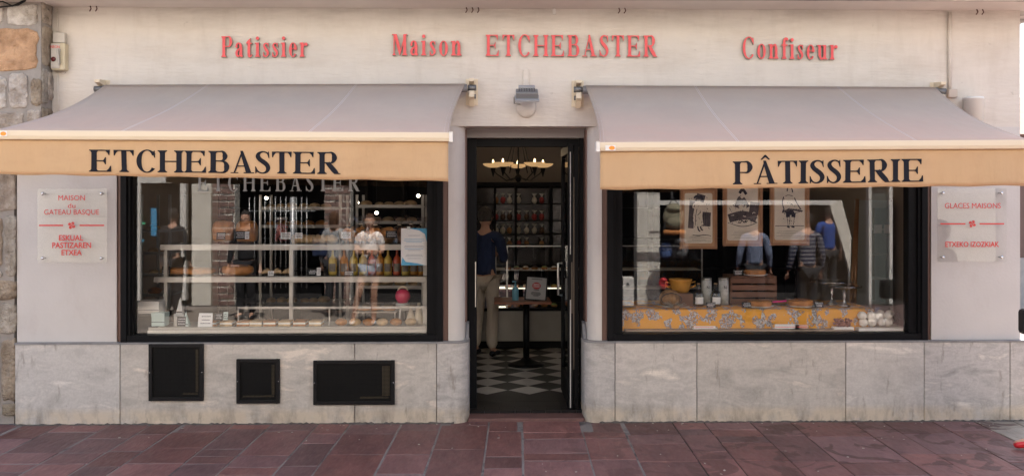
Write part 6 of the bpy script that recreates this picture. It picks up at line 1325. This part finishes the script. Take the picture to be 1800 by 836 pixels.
rucksack(1196, -8.1, 1.05, mat('charcoal_canvas', (.09, .095, .10), .8, bump=.8, bscale=12, bdist=.04), 'black rucksack hung beside the navy one', .75)
rucksack(1166, -8.0, .45, mat('red_canvas', (.55, .03, .04), .8, bump=.8, bscale=12, bdist=.04), 'red rucksack at the foot of the hanging ones', .42)
rs = thing('display_stand', (VX(1182, -8.2), -8.25, 0), 'black metal stand holding the hanging rucksacks', 'stand'); MB().tube([(VX(1182, -8.2), -8.25, 0), (VX(1182, -8.2), -8.25, 2.3)], .025, 8).build('pole', M['blackmetal'], rs); MB().tube([(VX(1160, -8.2), -8.22, 2.1), (VX(1205, -8.2), -8.22, 2.1)], .014, 6).tube([(VX(1160, -8.2), -8.22, 1.4), (VX(1205, -8.2), -8.22, 1.4)], .014, 6).build('rail', M['blackmetal'], rs)
wb = thing('white_bollard_cabinet', (VX(1103, -8.2), -8.2, 0), 'white metal street cabinet with a dark handle across the street', 'cabinet'); MB().box(VX(1094, -8.2), VX(1113, -8.2), -8.35, -8.1, 0.05, .55).build('case', M['white'], wb, bevel=.01); MB().box(VX(1094, -8.2) - .005, VX(1113, -8.2) + .005, -8.36, -8.09, 0, .05).build('base', M['ink'], wb); MB().box(VX(1100, -8.2), VX(1104, -8.2), -8.098, -8.09, .42, .46).build('handle', M['ink'], wb)
wa = thing('folded_awning_frame', (VX(1300, -8.1), -8.1, 0), 'white awning frame and a slanted strip of stone pillar between the pale pillars', 'awning frame'); zq = 1.9 - 6 / (F / 16.2)
MB().box(VX(1122, -8.1), VX(1470, -8.1), -8.13, -8.07, zq - .03, zq + .05).build('cross_bar', M['white'], wa); MB().slabxz([(VX(1457, -8.1), zq - .03), (VX(1478, -8.1), zq + .05), (VX(1495, -8.1), 1.25), (VX(1493, -8.1), .62), (VX(1474, -8.1), 1.3)], -8.14, -8.06).build('slanted_pillar_strip', mat('pale_pillar_stone', (.72, .68, .60), .9, bump=.5, bscale=20), wa); MB().tube([(VX(1492, -8.1), -8.1, 0), (VX(1492, -8.1), -8.1, 1.0)], .02, 8).build('foot_post', M['steel'], wa)  # slanted piece: stone pillar cut to its visible part beside a dark diagonal
person((VX(1326, -6.4), -6.4, 0), R(8), 'person in a pale blue shirt and dark trousers seen from behind', 1.62, 'hair', 'bluecloth', 'darkcloth')
person((VX(1418, -5.3), -5.3, 0), R(-10), 'person in a navy and white striped jumper seen from behind', 1.70, 'hair', 'stripe', 'darkcloth')
M['royal'] = mat('royal_blue_cotton', (.02, .07, .30), .9)
person((VX(1456, -9.2), -9.2, 0.012), R(-4), 'person in a bright blue tee shirt standing by the white pillar', 1.74, 'hair', 'royal', 'darkcloth', 'short')
person((VX(304, -7.2), -7.2, 0), R(15), 'person in black clothes standing before the white shop frame', 1.74, 'hair', 'darkcloth', 'darkcloth')
person((VX(432, -6.8), -6.8, 0), R(185), 'person in black coat facing the bread window', 1.70, 'hair', 'darkcloth', 'darkcloth')

# ================================================================== THE OTHER SIDE OF THE STREET (seen mirrored in the glass)
OY = -8.7
op = thing('stone_arcade_building', (0, OY, 0), 'pale stone building with pillars and dark shop openings across the street', 'building')
stn = mat('pale_block_stone', (.76, .72, .64), .85, var=.12, vscale=4, bump=.5, bscale=18); brk = mat('quoin_brick', (.27, .17, .145), .9, var=.35, vscale=6, bump=.6, bscale=20)
def vx(px): return VX(px, OY)
def blocks(x0, x1, name='pillar', m=None, n=9, g=.008):
    mb = MB(); z = .0; h_ = 3.6 / n
    for i in range(n): mb.box(x0, x1, OY - .4, OY, z + g / 2, z + h_ - g / 2); z += h_
    mb.box(x0 + .01, x1 - .01, OY - .39, OY - .015, 0, 3.6); return mb.build(name, m or stn, op, bevel=.004)
def quoin(x0, x1):
    rg2 = random.Random(int(x0 * 100)); mb = MB(); z = 0
    while z < 3.55:
        x = x0
        while x < x1 - .03:
            w_ = min(rg2.uniform(.12, .3), x1 - x); hh = .085; mb.box(x + .006, x + w_ - .006, OY - .35, OY - rg2.uniform(0, .02), z + .008, z + hh); x += w_
        z += .118
    mb.build('brick_quoin', brk, op); MB().box(x0, x1, OY - .36, OY - .03, 0, 3.6).build('quoin_mortar', M['mortar'] if False else stn, op)
xe0, xe1 = -9.0, 9.0
blocks(vx(337), vx(371)); quoin(vx(373), vx(412)); quoin(vx(570), vx(616)); blocks(vx(1120), vx(1160)); blocks(vx(790), vx(850)); blocks(vx(1000), vx(1040)); blocks(xe0, vx(210)); blocks(vx(1610), xe1)
MB().box(xe0, xe1, OY - .4, OY - .0, 3.6, 7.0).build('wall', stn, op)
MB().box(xe0, xe1, OY - 2.1, OY - .0, .0, .012).build('arcade_floor', mat('arcade_paving_shade', (.02, .018, .018), .8), op)  # floor coloured near black, the arcade's shade put into its colour
MB().box(xe0, xe1, OY - 2.2, OY - 2.1, 0, 3.6).box(xe0, xe1, OY - 2.1, OY - .4, 3.5, 3.59).build('arcade_back', mat('arcade_dark', (.008, .008, .009), .8, spec=.1), op)
# white shop frame in the first opening, glass door in another
k = MB()
for a, b_ in ((238, 246), (316, 326)): k.box(vx(a), vx(b_), OY - .15, OY - .02, .1, 2.35)
k.box(vx(246), vx(316), OY - .15, OY - .02, 2.2, 2.35); k.build('white_shop_frame', M['white'], op)
MB().box(vx(246), vx(316), OY - .12, OY - .10, .1, 2.2).build('shop_glass', M['black'], op)
k = MB()
for a, b_ in ((1528, 1533), (1564, 1570)): k.box(vx(a), vx(b_), OY - .15, OY - .02, 0, 2.3)
k.box(vx(1533), vx(1564), OY - .15, OY - .02, 2.15, 2.3); k.build('white_door_frame', M['white'], op); MB().box(vx(1533), vx(1564), OY - .12, OY - .10, 0, 2.15).build('shop_glass', mat('dull_glass', (.10, .115, .11), .2), op)
# wire fence panel in the bricked opening
fe = thing('wire_fence_panel', (vx(492), OY + .3, 0), 'grey wire fence panel with thick end post before the brick quoins', 'fence')
k = MB()
for i in range(12): x = vx(446) + (vx(545) - vx(446)) * i / 11; k.tube([(x, OY + .3, .35), (x, OY + .3, 1.95)], .008, 6)
for z in (.5, 1.1, 1.7): k.tube([(vx(446), OY + .3, z), (vx(560), OY + .3, z)], .012, 6)
k.build('wire_mesh', mat('galvanised', (.45, .46, .47), .4, metal=.5), fe); MB().tube([(vx(521), OY + .32, 0), (vx(521), OY + .32, 1.95)], .045, 12).build('end_post', mat('galvanised', (.45, .46, .47), .4, metal=.5), fe)
# side-street house past the corner
hs = thing('corner_house', (9.5, 7, 0), 'cream house with brown shopfront and tiled eave past the building corner', 'house')
MB().box(7.2, 16, 8, 14, 0, 3.0).build('wall', M['wall'], hs); MB().box(7.2, 16, 7.9, 7.99, 0, .9).build('stone_base', M['plinth'], hs); MB().box(7.3, 12, 7.93, 7.998, .9, 2.9).build('shopfront', M['brown'], hs)
MB().add([(7, 7.5, 3.0), (16.2, 7.5, 3.0), (16.2, 11, 4.0), (7, 11, 4.0), (7, 7.5, 2.9), (16.2, 7.5, 2.9), (16.2, 14.2, 2.9), (7, 14.2, 2.9), (7, 14.2, 3.0), (16.2, 14.2, 3.0)], [(0, 1, 2, 3), (0, 4, 5, 1), (3, 2, 9, 8), (4, 7, 6, 5), (0, 3, 8, 7, 4), (1, 5, 6, 9, 2), (7, 8, 9, 6)]).build('roof', mat('roof_tile', (.16, .075, .05), .8, var=.3, vscale=6), hs)

for px0, px1, z0, z1, c, nm in ((262, 272, 1.25, 1.75, (.05, .25, .45), 'tall lit picture of a phone'), (240, 252, 1.46, 1.50, (.05, .5, .25), 'green lit line of text'), (240, 250, 1.15, 1.19, (.05, .35, .6), 'blue lit line of text')):
    MB().box(VX(px0, OY), VX(px1, OY), OY - .098, OY - .09, z0, z1).build('lit_poster', mat('lit_%d' % px0 if px0 != 240 else 'lit_%d' % int(z0 * 100), c, .5, emit=.22), op)
